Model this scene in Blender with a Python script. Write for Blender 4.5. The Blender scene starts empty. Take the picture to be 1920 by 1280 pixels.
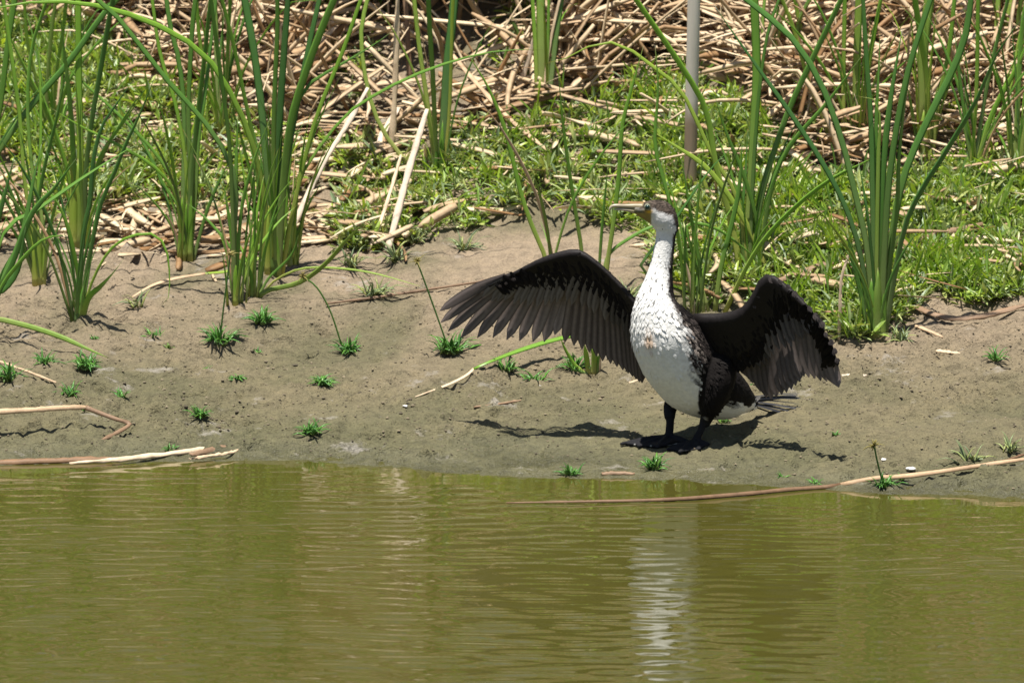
import bpy, math, random
import numpy as np
from mathutils import Vector, Matrix

R = math.radians
rng = np.random.default_rng(7)
random.seed(7)
scene = bpy.context.scene
col = scene.collection

# ------------------------------------------------------------------ camera, light, exposure
FPX = 13600.0                       # focal length in photo pixels (255 mm on a 36 mm sensor)
PITCH = R(9.5)
CAM = np.array([0.0, -19.665, 3.645])
cam_data = bpy.data.cameras.new('camera')
cam_data.sensor_width = 36.0
cam_data.lens = 36.0 * FPX / 1920.0
cam_data.clip_start = 0.5
cam_data.clip_end = 2000.0
cam_data.dof.use_dof = True
cam_data.dof.focus_distance = 19.9
cam_data.dof.aperture_fstop = 9.0
cam_obj = bpy.data.objects.new('camera', cam_data)
cam_obj.location = CAM
cam_obj.rotation_euler = (math.pi / 2 - PITCH, 0, 0)
col.objects.link(cam_obj)
scene.camera = cam_obj

SUN = np.array([-0.09, -0.14, 0.985]); SUN /= np.linalg.norm(SUN)
world = bpy.data.worlds.new('World'); scene.world = world
world.use_nodes = True
wn = world.node_tree.nodes; wl = world.node_tree.links
sky = wn.new('ShaderNodeTexSky'); sky.sky_type = 'NISHITA'; sky.sun_disc = False
sky.sun_elevation = math.asin(SUN[2]); sky.sun_rotation = math.atan2(SUN[0], SUN[1])
wl.new(sky.outputs['Color'], wn['Background'].inputs['Color'])
wn['Background'].inputs['Strength'].default_value = 0.055
sun_data = bpy.data.lights.new('sun', 'SUN'); sun_data.energy = 5.0; sun_data.angle = R(0.5)
sun_data.color = (1.0, 0.955, 0.88)
sun_obj = bpy.data.objects.new('sun', sun_data); col.objects.link(sun_obj)
sun_obj.rotation_euler = Vector(SUN).to_track_quat('Z', 'Y').to_euler()
vs = scene.view_settings
vs.view_transform = 'Standard'; vs.look = 'None'; vs.exposure = 0.70; vs.gamma = 1.0; vs.use_curve_mapping = False
scene.cycles.max_bounces = 6

# ------------------------------------------------------------------ picture <-> place
FW = np.array([0, math.cos(PITCH), -math.sin(PITCH)]); UP = np.array([0, math.sin(PITCH), math.cos(PITCH)])
def ray(px, py):
    px = np.asarray(px, float); py = np.asarray(py, float)
    u = (px - 960) / FPX; v = -(py - 640) / FPX
    return FW + u[..., None] * np.array([1., 0, 0]) + v[..., None] * UP
def W(px, py, Y):                   # point on the pixel's ray at world depth Y
    d = ray(px, py); t = (np.asarray(Y, float) - CAM[1]) / d[..., 1]
    return CAM + d * t[..., None]
def proj(P):
    q = np.asarray(P) - CAM; z = q @ FW
    return 960 + FPX * q[..., 0] / z, 640 - FPX * (q @ UP) / z
def at_z(px, py, z=0.0):
    d = ray(px, py); t = (z - CAM[2]) / d[..., 2]
    return CAM + d * t[..., None]
PXM = 1.0 / 685.0                   # metres per photo pixel near the bird

# ------------------------------------------------------------------ noise and terrain
_perm = np.random.default_rng(3).random((256, 256))
def vnoise(x, y):
    xi = np.floor(x).astype(int); yi = np.floor(y).astype(int)
    fx = x - xi; fy = y - yi
    fx = fx * fx * (3 - 2 * fx); fy = fy * fy * (3 - 2 * fy)
    a = _perm[xi % 256, yi % 256]; b = _perm[(xi + 1) % 256, yi % 256]
    c = _perm[xi % 256, (yi + 1) % 256]; d = _perm[(xi + 1) % 256, (yi + 1) % 256]
    return (a * (1 - fx) + b * fx) * (1 - fy) + (c * (1 - fx) + d * fx) * fy - 0.5
def fbm(x, y, f, o=4):
    s = 0; a = 1.0
    for i in range(o):
        s = s + a * vnoise(x * f + 17.3 * i, y * f + 5.1 * i); f *= 2.03; a *= 0.5
    return s
_sp = np.array([(-200, 862), (0, 872), (250, 866), (460, 862), (640, 868), (840, 884), (960, 893), (1120, 898), (1250, 900),
                (1400, 908), (1560, 918), (1700, 926), (1920, 934), (2150, 940)], float)
_sw = at_z(_sp[:, 0], _sp[:, 1])
def shore(x):
    return np.interp(x, _sw[:, 0], _sw[:, 1])
def height(x, y, fine=True):
    x = np.asarray(x, float); y = np.asarray(y, float)
    d = y - shore(x) + 0.02 * vnoise(x * 5 + 3, y * 0.3)
    z = np.where(d < 0, np.maximum(0.16 * d, -0.5), 0.13 * d)
    z = np.where(d > 1.15, 0.13 * 1.15 + 0.21 * (d - 1.15), z)
    z = np.where(d > 2.2, 0.13 * 1.15 + 0.21 * 1.05 + 0.33 * (d - 2.2), z)
    z = np.where(d > 3.7, 0.13 * 1.15 + 0.21 * 1.05 + 0.33 * 1.5 + 0.05 * np.minimum(d - 3.7, 6), z)
    m = np.clip((d - 0.05) / 0.35, 0, 1)
    far = np.clip(1 - (np.abs(x) - 8) / 20, 0, 1) * np.clip(1 - (y - 8) / 20, 0, 1)
    z = z + m * far * (0.05 * fbm(x, y, 1.7, 3) + 0.022 * fbm(x + 3, y * 1.3, 5.5, 2))
    if fine:
        near = np.clip(1 - (np.abs(x) - 1.9) / 0.5, 0, 1) * np.clip(1 - (y - 3.0) / 1.0, 0, 1)
        m2 = np.clip((d + 0.03) / 0.12, 0.0, 1) * near
        m2 = m2 * (0.45 + 0.75 * np.clip(0.5 + 1.6 * fbm(x, y * 1.6, 2.4, 2), 0, 1))
        z = z + m2 * (0.024 * fbm(x, y, 13, 3) + 0.022 * np.maximum(fbm(x + 9, y, 38, 3), -0.10) )
        pit = np.maximum(fbm(x, y + 31, 22, 2) - 0.34, 0)
        z = z - m2 * 0.09 * pit
    return z
def ghit(px, py):
    px = np.atleast_1d(np.asarray(px, float)); py = np.atleast_1d(np.asarray(py, float))
    d = ray(px, py); ts = np.linspace(15, 30, 900)
    P = CAM + d[:, None, :] * ts[None, :, None]
    g = P[..., 2] - height(P[..., 0], P[..., 1], False)
    i = np.argmax(g < 0, axis=1); i = np.clip(i, 1, None); r = np.arange(len(px))
    g0 = g[r, i - 1]; g1 = g[r, i]
    t = ts[i - 1] + (ts[i] - ts[i - 1]) * g0 / (g0 - g1 + 1e-9)
    out = CAM + d * t[:, None]
    return out
def g1(px, py): return ghit(px, py)[0]

# ------------------------------------------------------------------ object helpers
def tag(o, label=None, cat=None, group=None, kind=None):
    if label: o['label'] = label
    if cat: o['category'] = cat
    if group: o['group'] = group
    if kind: o['kind'] = kind
    return o
def thing(name, loc, label, cat, group=None):
    o = bpy.data.objects.new(name, None); o.empty_display_size = 0.05
    o.location = loc; col.objects.link(o)
    return tag(o, label, cat, group)
def org(parent):
    p = np.zeros(3)
    while parent is not None:
        p = p + np.array(parent.location); parent = parent.parent
    return p
def mesh(name, V, F, mat, parent=None, smooth=True, attrs=None, colr=None, loc=None):
    """V in world metres; the object's origin is its parent's origin (or loc)."""
    V = np.asarray(V, float)
    o0 = org(parent) if parent is not None else (np.asarray(loc, float) if loc is not None else np.zeros(3))
    me = bpy.data.meshes.new(name)
    if isinstance(F, np.ndarray):
        n, k = F.shape
        me.vertices.add(len(V)); me.vertices.foreach_set('co', (V - o0).astype(np.float32).ravel())
        me.loops.add(n * k); me.loops.foreach_set('vertex_index', F.astype(np.int32).ravel())
        me.polygons.add(n); me.polygons.foreach_set('loop_start', np.arange(0, n * k, k, dtype=np.int32))
        me.polygons.foreach_set('loop_total', np.full(n, k, dtype=np.int32))
        me.update(calc_edges=True)
    else:
        me.from_pydata([tuple(v) for v in (V - o0)], [], F)
    me.polygons.foreach_set('use_smooth', np.full(len(me.polygons), smooth))
    for k, a in (attrs or {}).items():
        at = me.attributes.new(k, 'FLOAT', 'POINT'); at.data.foreach_set('value', np.asarray(a, np.float32))
    if colr is not None:
        at = me.attributes.new('Col', 'FLOAT_COLOR', 'POINT')
        c4 = np.ones((len(V), 4), np.float32); c4[:, :3] = colr
        at.data.foreach_set('color', c4.ravel())
    me.materials.append(mat)
    o = bpy.data.objects.new(name, me); col.objects.link(o)
    if parent is not None: o.parent = parent
    elif loc is not None: o.location = loc
    return o
def nrm(v):
    v = np.asarray(v, float); return v / (np.linalg.norm(v, axis=-1, keepdims=True) + 1e-12)
def spline(P, n):
    P = np.asarray(P, float)
    if len(P) == 2: P = np.array([P[0], (P[0] + P[1]) / 2, P[1]])
    L = np.r_[0, np.cumsum(np.linalg.norm(np.diff(P, axis=0), axis=1))]
    A = np.vstack([2 * P[0] - P[1], P, 2 * P[-1] - P[-2]])
    s = np.linspace(0, L[-1], n); i = np.clip(np.searchsorted(L, s, side='right') - 1, 0, len(P) - 2)
    t = ((s - L[i]) / (L[i + 1] - L[i] + 1e-12))[:, None]
    p0, p1, p2, p3 = A[i], A[i + 1], A[i + 2], A[i + 3]
    return 0.5 * (2 * p1 + (p2 - p0) * t + (2 * p0 - 5 * p1 + 4 * p2 - p3) * t**2 + (3 * p1 - p0 - 3 * p2 + p3) * t**3)
def tangents(C):
    return nrm(np.gradient(C, axis=0))
def loft(C, ra, rb, hint, k=16, cap=True):
    """closed tube along C; ra along the side axis, rb along the other"""
    C = np.asarray(C, float); n = len(C); T = tangents(C)
    S = nrm(np.cross(T, np.broadcast_to(hint, T.shape))); N = np.cross(S, T)
    a = np.linspace(0, 2 * np.pi, k, endpoint=False)
    ra = np.broadcast_to(ra, n); rb = np.broadcast_to(rb, n)
    V = C[:, None, :] + S[:, None, :] * (np.cos(a)[None, :, None] * ra[:, None, None]) + N[:, None, :] * (np.sin(a)[None, :, None] * rb[:, None, None])
    V = V.reshape(-1, 3); F = []
    for i in range(n - 1):
        for j in range(k):
            F.append((i * k + j, i * k + (j + 1) % k, (i + 1) * k + (j + 1) % k, (i + 1) * k + j))
    if cap:
        F.append(tuple(range(k - 1, -1, -1))); F.append(tuple((n - 1) * k + j for j in range(k)))
    return V, F
class Bag:
    """collects many small pieces of one uncountable mass into one mesh"""
    def __init__(s): s.V = []; s.F = []; s.T = []; s.C = []; s.n = 0
    def add(s, V, F, t=None, c=None):
        V = np.asarray(V); s.V.append(V); s.F += [tuple(x + s.n for x in f) for f in F]; s.n += len(V)
        s.T.append(np.zeros(len(V)) if t is None else t)
        if c is not None: s.C.append(np.broadcast_to(c, (len(V), 3)))
    def build(s, name, mat, parent=None, loc=None, smooth=True):
        return mesh(name, np.vstack(s.V), s.F, mat, parent, smooth, {'t': np.concatenate(s.T)}, np.vstack(s.C) if s.C else None, loc)

# ------------------------------------------------------------------ materials
def new_mat(name):
    m = bpy.data.materials.new(name); m.use_nodes = True
    nt = m.node_tree; b = nt.nodes['Principled BSDF']
    return m, nt, b
def node(nt, t, **kw):
    n = nt.nodes.new(t)
    for k, v in kw.items(): setattr(n, k, v)
    return n
def ramp(nt, fac, stops):
    r = node(nt, 'ShaderNodeValToRGB'); e = r.color_ramp.elements
    while len(e) < len(stops): e.new(0.5)
    for x, (p, c) in zip(e, stops): x.position = p; x.color = (*c, 1)
    if fac is not None: nt.links.new(fac, r.inputs['Fac'])
    return r.outputs['Color']
def mixc(nt, f, a, b, mode='MIX'):
    m = node(nt, 'ShaderNodeMix', data_type='RGBA', blend_type=mode)
    for s, v in ((m.inputs[0], f), (m.inputs[6], a), (m.inputs[7], b)):
        if isinstance(v, bpy.types.NodeSocket): nt.links.new(v, s)
        elif isinstance(v, tuple): s.default_value = (*v, 1)
        else: s.default_value = v
    return m.outputs[2]
def math_(nt, op, a, b=None, c=None, clamp=False):
    m = node(nt, 'ShaderNodeMath', operation=op); m.use_clamp = clamp
    for s, v in zip(m.inputs, (a, b, c)):
        if v is None: continue
        if isinstance(v, bpy.types.NodeSocket): nt.links.new(v, s)
        else: s.default_value = v
    return m.outputs[0]
def noise(nt, scale, detail=4, vec=None, rough=0.55):
    n = node(nt, 'ShaderNodeTexNoise'); n.inputs['Scale'].default_value = scale
    n.inputs['Detail'].default_value = detail; n.inputs['Roughness'].default_value = rough
    if vec is not None: nt.links.new(vec, n.inputs['Vector'])
    return n.outputs['Fac']
def objvec(nt, scale=(1, 1, 1)):
    tc = node(nt, 'ShaderNodeTexCoord'); mp = node(nt, 'ShaderNodeMapping')
    mp.inputs['Scale'].default_value = scale; nt.links.new(tc.outputs['Object'], mp.inputs['Vector'])
    return mp.outputs['Vector']
def bump(nt, b, h, strength, dist):
    n = node(nt, 'ShaderNodeBump'); n.inputs['Strength'].default_value = strength; n.inputs['Distance'].default_value = dist
    nt.links.new(h, n.inputs['Height']); nt.links.new(n.outputs['Normal'], b.inputs['Normal'])
def attr(nt, name, out='Fac'):
    a = node(nt, 'ShaderNodeAttribute', attribute_name=name); return a.outputs[out]
def maprange(nt, v, a, b, c=0.0, d=1.0):
    m = node(nt, 'ShaderNodeMapRange'); nt.links.new(v, m.inputs[0])
    for i, x in enumerate((a, b, c, d)): m.inputs[i + 1].default_value = x
    return m.outputs[0]

# ground: dry sand higher up, greenish grey damp mud towards the water
M_ground, nt, b = new_mat('mud')
tc = node(nt, 'ShaderNodeTexCoord'); sep = node(nt, 'ShaderNodeSeparateXYZ'); nt.links.new(tc.outputs['Object'], sep.inputs[0])
vec = tc.outputs['Object']
n1 = noise(nt, 3.2, 5, vec); n2 = noise(nt, 26, 5, vec, 0.65); n3 = noise(nt, 130, 3, vec)
zz = math_(nt, 'ADD', sep.outputs['Z'], math_(nt, 'MULTIPLY', math_(nt, 'SUBTRACT', n1, 0.5), 0.10))
c_h = ramp(nt, maprange(nt, zz, -0.02, 0.30), [(0.0, (0.050, 0.047, 0.024)), (0.075, (0.080, 0.077, 0.038)), (0.14, (0.120, 0.112, 0.060)), (0.35, (0.152, 0.130, 0.074)), (0.70, (0.218, 0.172, 0.114)), (1.0, (0.262, 0.204, 0.140))])
c_g = mixc(nt, maprange(nt, noise(nt, 2.2, 5, vec), 0.46, 0.62, 0, 0.7), c_h, (0.098, 0.094, 0.048))
c_v = mixc(nt, 0.75, c_g, ramp(nt, n2, [(0.25, (0.45, 0.44, 0.42)), (0.47, (1, 1, 1)), (0.75, (1.35, 1.32, 1.27))]), 'MULTIPLY')
c_v = mixc(nt, 0.6, c_v, ramp(nt, n3, [(0.3, (0.68, 0.66, 0.64)), (0.6, (1.14, 1.13, 1.11))]), 'MULTIPLY')
# pale crusts and droppings
mp = node(nt, 'ShaderNodeMapping'); mp.inputs['Scale'].default_value = (3.0, 5.0, 3.0); nt.links.new(vec, mp.inputs[0])
crust = noise(nt, 1.7, 6, mp.outputs[0], 0.7)
c_v = mixc(nt, maprange(nt, crust, 0.60, 0.68, 0, 0.6), c_v, (0.34, 0.31, 0.27))
nt.links.new(c_v, b.inputs['Base Color'])
b.inputs['Roughness'].default_value = 0.9
nt.links.new(maprange(nt, sep.outputs['Z'], 0.004, 0.03, 0.32, 0.92), b.inputs['Roughness'])
b.inputs['Specular IOR Level'].default_value = 0.35
bump(nt, b, math_(nt, 'ADD', n2, math_(nt, 'MULTIPLY', n3, 0.4)), 1.0, 0.02)

# turbid pond water: the mud in it gives it body colour, the surface mirrors the bank
M_water, nt, b = new_mat('pond_water')
wv = objvec(nt)
b.inputs['Roughness'].default_value = 0.02; b.inputs['IOR'].default_value = 1.36
nt.links.new(mixc(nt, noise(nt, 0.8, 3, wv), (0.068, 0.058, 0.012), (0.056, 0.057, 0.011)), b.inputs['Base Color'])
bump(nt, b, noise(nt, 70, 2, objvec(nt, (0.5, 1.2, 1))), 0.05, 0.002)

def leaf_mat(name, base, mid, tip, rough=0.38, spec=0.5, vary=0.35, island=False, trans=0.3):
    m, nt, b = new_mat(name)
    t = attr(nt, 't')
    c = ramp(nt, t, [(0.0, base), (0.22, tuple(0.35 * np.array(base) + 0.65 * np.array(mid))), (0.42, mid), (0.93, mid), (1.0, tip)])
    if island:
        rnd = node(nt, 'ShaderNodeNewGeometry').outputs['Random Per Island']
    else:
        rnd = node(nt, 'ShaderNodeObjectInfo').outputs['Random']
    v = ramp(nt, rnd, [(0.0, (1 - vary, 1 - vary * 0.8, 1 - vary * 0.3)), (0.5, (1, 1, 1)), (1.0, (1 + vary, 1 + vary * 0.6, 1 - vary * 0.2))])
    c = mixc(nt, 1.0, c, v, 'MULTIPLY')
    st = noise(nt, 60, 3, objvec(nt, (1, 1, 0.12)))
    c = mixc(nt, 0.5, c, ramp(nt, st, [(0.3, (0.78, 0.8, 0.78)), (0.7, (1.15, 1.12, 1.1))]), 'MULTIPLY')
    nt.links.new(c, b.inputs['Base Color'])
    b.inputs['Roughness'].default_value = rough; b.inputs['Specular IOR Level'].default_value = spec
    if trans:
        tr = node(nt, 'ShaderNodeBsdfTranslucent'); nt.links.new(mixc(nt, 1.0, c, (1.5, 1.5, 0.7), 'MULTIPLY'), tr.inputs['Color'])
        mx = node(nt, 'ShaderNodeMixShader'); mx.inputs[0].default_value = trans
        nt.links.new(b.outputs[0], mx.inputs[1]); nt.links.new(tr.outputs[0], mx.inputs[2])
        nt.links.new(mx.outputs[0], nt.nodes['Material Output'].inputs['Surface'])
    return m
M_cattail = leaf_mat('cattail_green', (0.42, 0.46, 0.15), (0.180, 0.365, 0.048), (0.20, 0.17, 0.06))
M_cattail_dark = leaf_mat('cattail_blue_green', (0.30, 0.36, 0.12), (0.118, 0.275, 0.050), (0.12, 0.14, 0.05))
M_cattail_pale = leaf_mat('cattail_yellow_green', (0.46, 0.46, 0.17), (0.28, 0.42, 0.070), (0.30, 0.26, 0.08))
M_mat_leaf = leaf_mat('creeper_leaf', (0.20, 0.28, 0.07), (0.265, 0.385, 0.060), (0.42, 0.40, 0.10), 0.38, 0.45, 0.5, True, 0.25)
M_mat_grey = leaf_mat('creeper_leaf_dull', (0.26, 0.29, 0.12), (0.30, 0.37, 0.155), (0.36, 0.38, 0.18), 0.40, 0.45, 0.4, True, 0.2)
M_grass = leaf_mat('tuft_grass', (0.22, 0.30, 0.09), (0.11, 0.29, 0.05), (0.13, 0.20, 0.05), 0.35, 0.5, 0.3, True, 0.2)
M_mgrass = leaf_mat('mat_grass', (0.28, 0.32, 0.09), (0.245, 0.385, 0.060), (0.40, 0.38, 0.10), 0.4, 0.4, 0.45, True, 0.3)
M_orange = leaf_mat('withering_leaf', (0.18, 0.28, 0.06), (0.20, 0.30, 0.06), (0.50, 0.20, 0.03))

def dry_mat(name, a, bcol, island=False, vary=0.35):
    m, nt, b = new_mat(name)
    rnd = node(nt, 'ShaderNodeNewGeometry').outputs['Random Per Island'] if island else node(nt, 'ShaderNodeObjectInfo').outputs['Random']
    c = mixc(nt, rnd, a, bcol)
    ov = objvec(nt)
    st = noise(nt, 18, 5, ov, 0.6); gr = noise(nt, 160, 2, ov)
    c = mixc(nt, 0.8, c, ramp(nt, st, [(0.25, (0.5, 0.45, 0.40)), (0.5, (1, 1, 1)), (0.75, (1.25, 1.22, 1.2))]), 'MULTIPLY')
    c = mixc(nt, 0.5, c, ramp(nt, gr, [(0.3, (0.72, 0.7, 0.66)), (0.7, (1.1, 1.1, 1.1))]), 'MULTIPLY')
    nt.links.new(c, b.inputs['Base Color']); b.inputs['Roughness'].default_value = 0.6; b.inputs['Specular IOR Level'].default_value = 0.3
    return m
M_dry = dry_mat('dry_reed', (0.40, 0.25, 0.13), (0.74, 0.59, 0.41))
M_dry_i = dry_mat('dry_reed_litter', (0.25, 0.135, 0.055), (0.74, 0.60, 0.40), True)
M_dry_pale = dry_mat('bleached_reed', (0.60, 0.48, 0.36), (0.70, 0.60, 0.48))
M_dry_brown = dry_mat('brown_reed', (0.20, 0.125, 0.075), (0.27, 0.175, 0.105))
M_wet = dry_mat('sodden_reed', (0.17, 0.10, 0.055), (0.24, 0.14, 0.075))
M_thicket_i = dry_mat('thicket_reed', (0.42, 0.28, 0.15), (0.74, 0.60, 0.42), True)  # pale straw colours of the reed thicket

def col_mat(name, rough=0.7, spec=0.3, sheen=0.0, bscale=0, grain=0.25, scale=(1, 1, 1)):
    m, nt, b = new_mat(name)
    c = attr(nt, 'Col', 'Color'); ov = objvec(nt, scale)
    c = mixc(nt, grain, c, ramp(nt, noise(nt, 90, 4, ov), [(0.3, (0.6, 0.58, 0.56)), (0.7, (1.3, 1.28, 1.25))]), 'MULTIPLY')
    nt.links.new(c, b.inputs['Base Color']); b.inputs['Roughness'].default_value = rough; b.inputs['Specular IOR Level'].default_value = spec
    b.inputs['Sheen Weight'].default_value = sheen
    if bscale: bump(nt, b, noise(nt, bscale, 3, ov), 0.5, 0.003)
    return m
M_body = col_mat('plumage', 0.8, 0.12, 0.0, 140)
M_feather = col_mat('flight_feather', 0.55, 0.25, 0.0, 0, 0.3)
M_wing = col_mat('wing_coverts', 0.6, 0.2, 0.0, 70, 0.5)
M_bill = col_mat('bill_horn', 0.35, 0.5, 0, 0, 0.35, (0.4, 1, 1))
M_eye, nt, b = new_mat('eye'); b.inputs['Base Color'].default_value = (0.01, 0.03, 0.025, 1); b.inputs['Roughness'].default_value = 0.05
M_ring, nt, b = new_mat('eye_skin'); b.inputs['Base Color'].default_value = (0.20, 0.21, 0.14, 1)
M_pole, nt, b = new_mat('weathered_pole')
ov = objvec(nt); sp = node(nt, 'ShaderNodeSeparateXYZ'); nt.links.new(ov, sp.inputs[0])
stn = math_(nt, 'ADD', sp.outputs['Z'], math_(nt, 'MULTIPLY', noise(nt, 12, 4, objvec(nt, (1, 1, 0.5))), 0.12))
c = mixc(nt, maprange(nt, stn, 0.27, 0.36), (0.27, 0.20, 0.135), (0.60, 0.555, 0.475))
c = mixc(nt, 0.6, c, ramp(nt, noise(nt, 40, 4, objvec(nt, (1, 1, 0.1))), [(0.3, (0.75, 0.73, 0.7)), (0.7, (1.1, 1.1, 1.1))]), 'MULTIPLY')
nt.links.new(c, b.inputs['Base Color']); b.inputs['Roughness'].default_value = 0.7
M_clod, nt, b = new_mat('clod')
nt.links.new(mixc(nt, node(nt, 'ShaderNodeNewGeometry').outputs['Random Per Island'], (0.06, 0.05, 0.032), (0.24, 0.195, 0.125)), b.inputs['Base Color']); b.inputs['Roughness'].default_value = 0.95
M_shell, nt, b = new_mat('shell_white'); b.inputs['Base Color'].default_value = (0.62, 0.60, 0.56, 1); b.inputs['Roughness'].default_value = 0.5
M_flower, nt, b = new_mat('sedge_flower'); b.inputs['Base Color'].default_value = (0.24, 0.20, 0.05, 1); b.inputs['Roughness'].default_value = 0.7

# ------------------------------------------------------------------ ground and water
def axis(*segs):
    out = []
    for a, bb, s in segs: out += list(np.arange(a, bb - 1e-9, s))
    out.append(segs[-1][1]); return np.array(out)
def grid(xs, ys, zf):
    X, Y = np.meshgrid(xs, ys); V = np.stack([X, Y, zf(X, Y)], -1).reshape(-1, 3)
    nx, ny = len(xs), len(ys); i = (np.arange(ny - 1)[:, None] * nx + np.arange(nx - 1)[None, :]).ravel()
    return V, np.stack([i, i + 1, i + nx + 1, i + nx], -1)
gx = axis((-600, -100, 100), (-100, -10, 15), (-10, -2.5, 0.75), (-2.5, -1.7, 0.05), (-1.7, 1.7, 0.0075), (1.7, 2.5, 0.05), (2.5, 10, 0.75), (10, 100, 15), (100, 600, 100))
gy = axis((-600, -60, 90), (-60, -4, 7), (-4, -0.75, 0.25), (-0.75, 1.6, 0.0075), (1.6, 4.5, 0.03), (4.5, 12, 0.5), (12, 100, 11), (100, 900, 100))
V, F = grid(gx, gy, height)
ground = mesh('ground', V, F, M_ground); tag(ground, kind='structure')

wr = np.random.default_rng(11)
waves = []
for i in range(26):
    lam = (0.060 * (0.105 / 0.060) ** wr.random()) if i < 18 else 0.14 * (0.32 / 0.14) ** wr.random(); th = wr.normal(0, 0.27 if i < 18 else .35) + 0.03
    k = 2 * math.pi / lam; waves.append((k * math.sin(th), k * math.cos(th), wr.random() * 6.28, (0.0030 if i < 18 else .0009) * lam * (0.6 + 0.6 * wr.random())))
def ripple(X, Y):
    z = np.zeros_like(X)
    act = (np.abs(X) < 2.2) & (Y > -5) & (Y < 0.8)
    x = X[act]; y = Y[act]; s = np.zeros_like(x)
    xw = x + 0.05 * vnoise(x * 3, y * 2); yw = y + 0.06 * vnoise(x * 1.3 + 7, y * 1.1)
    for kx, ky, ph, a in waves: s += a * np.sin(kx * xw + ky * yw + ph)
    amp = 0.55 + 0.9 * np.clip(0.5 + 1.3 * fbm(x, y * 1.5, 1.1, 2), 0, 1)
    edge = np.clip((2.2 - np.abs(x)) / 0.4, 0, 1) * np.clip((y + 5) / 0.8, 0, 1)
    calm = np.clip((shore(x) - y) / 0.9, 0.10, 1)
    z[act] = s * amp * edge * calm
    return z
wx = axis((-600, -100, 100), (-100, -10, 15), (-10, -2.2, 0.6), (-2.2, -1.75, 0.05), (-1.75, 1.75, 0.016), (1.75, 2.2, 0.05), (2.2, 10, 0.6), (10, 100, 15), (100, 600, 100))
wy = axis((-600, -60, 90), (-60, -5, 5), (-5, -4.1, 0.1), (-4.1, 0.5, 0.0075), (0.5, 2, 0.25))
V, F = grid(wx, wy, ripple)
water = mesh('water', V, F, M_water); tag(water, kind='structure')

# ------------------------------------------------------------------ the cormorant
foot = g1(1254, 836); YB = foot[1]
def B(px, py, dy): return W(px, py, YB + dy)
def BP(lst): return np.array([B(*p[:3]) for p in lst])
bird = thing('cormorant', foot, 'white-breasted cormorant standing on the mud with both wings spread', 'bird')
FACE = nrm([-0.66, -0.75, 0])

spine_def = [  # px, py, depth, radius across, radius fore-aft
    (1405, 760, .160, .026, .020), (1388, 752, .140, .050, .040), (1364, 744, .105, .078, .066), (1333, 728, .065, .098, .090),
    (1300, 704, .025, .108, .106), (1269, 665, -.012, .108, .108), (1246, 624, -.037, .099, .096), (1233, 588, -.045, .078, .070),
    (1230, 562, -.042, .058, .052), (1234, 535, -.032, .044, .041), (1239, 505, -.024, .0328, .0325), (1244, 475, -.018, .0286, .0290),
    (1248, 448, -.014, .0270, .0275), (1250, 425, -.012, .0285, .0295)]
SC = BP(spine_def); SRa = np.array([s[3] for s in spine_def]); SRb = np.array([s[4] for s in spine_def])
n_s = 44
C = spline(SC, n_s); Ls = np.linspace(0, 1, n_s)
Lk = np.r_[0, np.cumsum(np.linalg.norm(np.diff(SC, axis=0), axis=1))]; Lk /= Lk[-1]
ra = np.interp(Ls, Lk, SRa); rb = np.interp(Ls, Lk, SRb)
parts = []
parts.append(loft(C, ra, rb, FACE, 24))
head_def = [(1252, 436, -.012, .0285, .0285), (1249, 418, -.012, .033, .034), (1242, 404, -.013, .037, .038), (1232, 396, -.015, .0375, .036),
            (1220, 393, -.018, .031, .029), (1207, 393, -.021, .0235, .022), (1196, 393.5, -.024, .015, .0165), (1188, 392, -.026, .011, .012)]
HC = spline(BP(head_def), 26); hl = np.linspace(0, 1, 26); hk = np.linspace(0, 1, len(head_def))
parts.append(loft(HC, np.interp(hl, hk, [h[3] for h in head_def]), np.interp(hl, hk, [h[4] for h in head_def]), np.array([0, -1., 0.01]), 18))
# throat pouch
parts.append(loft(spline(BP([(1244, 425, -.014), (1228, 412, -.017), (1210, 404, -.021), (1195, 398, -.025)]), 12), np.linspace(.024, .008, 12), np.linspace(.017, .006, 12), np.array([0, -1., 0.01]), 12))
def fgnd(px, py): p = g1(px, py); return p
legs = []
def leg(pts, rad, rad2=None):
    C = spline(np.array(pts), 4 * len(pts)); l = np.linspace(0, 1, len(C)); k = np.linspace(0, 1, len(rad))
    parts.append(loft(C, np.interp(l, k, rad), np.interp(l, k, rad2 or rad), FACE, 14)); legs.append(C)
ankA = fgnd(1254, 826) + np.array([0, 0, .012]); ankB = fgnd(1302, 836) + np.array([0, 0, .012])
YA = ankA[1]; YBB = ankB[1]
leg([B(1285, 730, .03), B(1262, 752, YA - YB + .02), B(1256, 770, YA - YB + .01), W(1256, 784, YA)], [.055, .036, .022, .015])
leg([W(1257, 772, YA), W(1256, 800, YA), ankA], [.0140, .0125, .0125], [.0105, .0100, .011])
leg([B(1346, 662, .0), B(1346, 700, -.040), B(1341, 735, -.055), B(1331, 765, -.045), B(1324, 788, -.018), W(1321, 797, YBB)], [.035, .054, .049, .037, .022, .013])
leg([W(1321, 780, YBB), W(1314, 806, YBB), ankB], [.0120, .0100, .0110], [.0095, .0090, .0100])
toe_list = []
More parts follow.
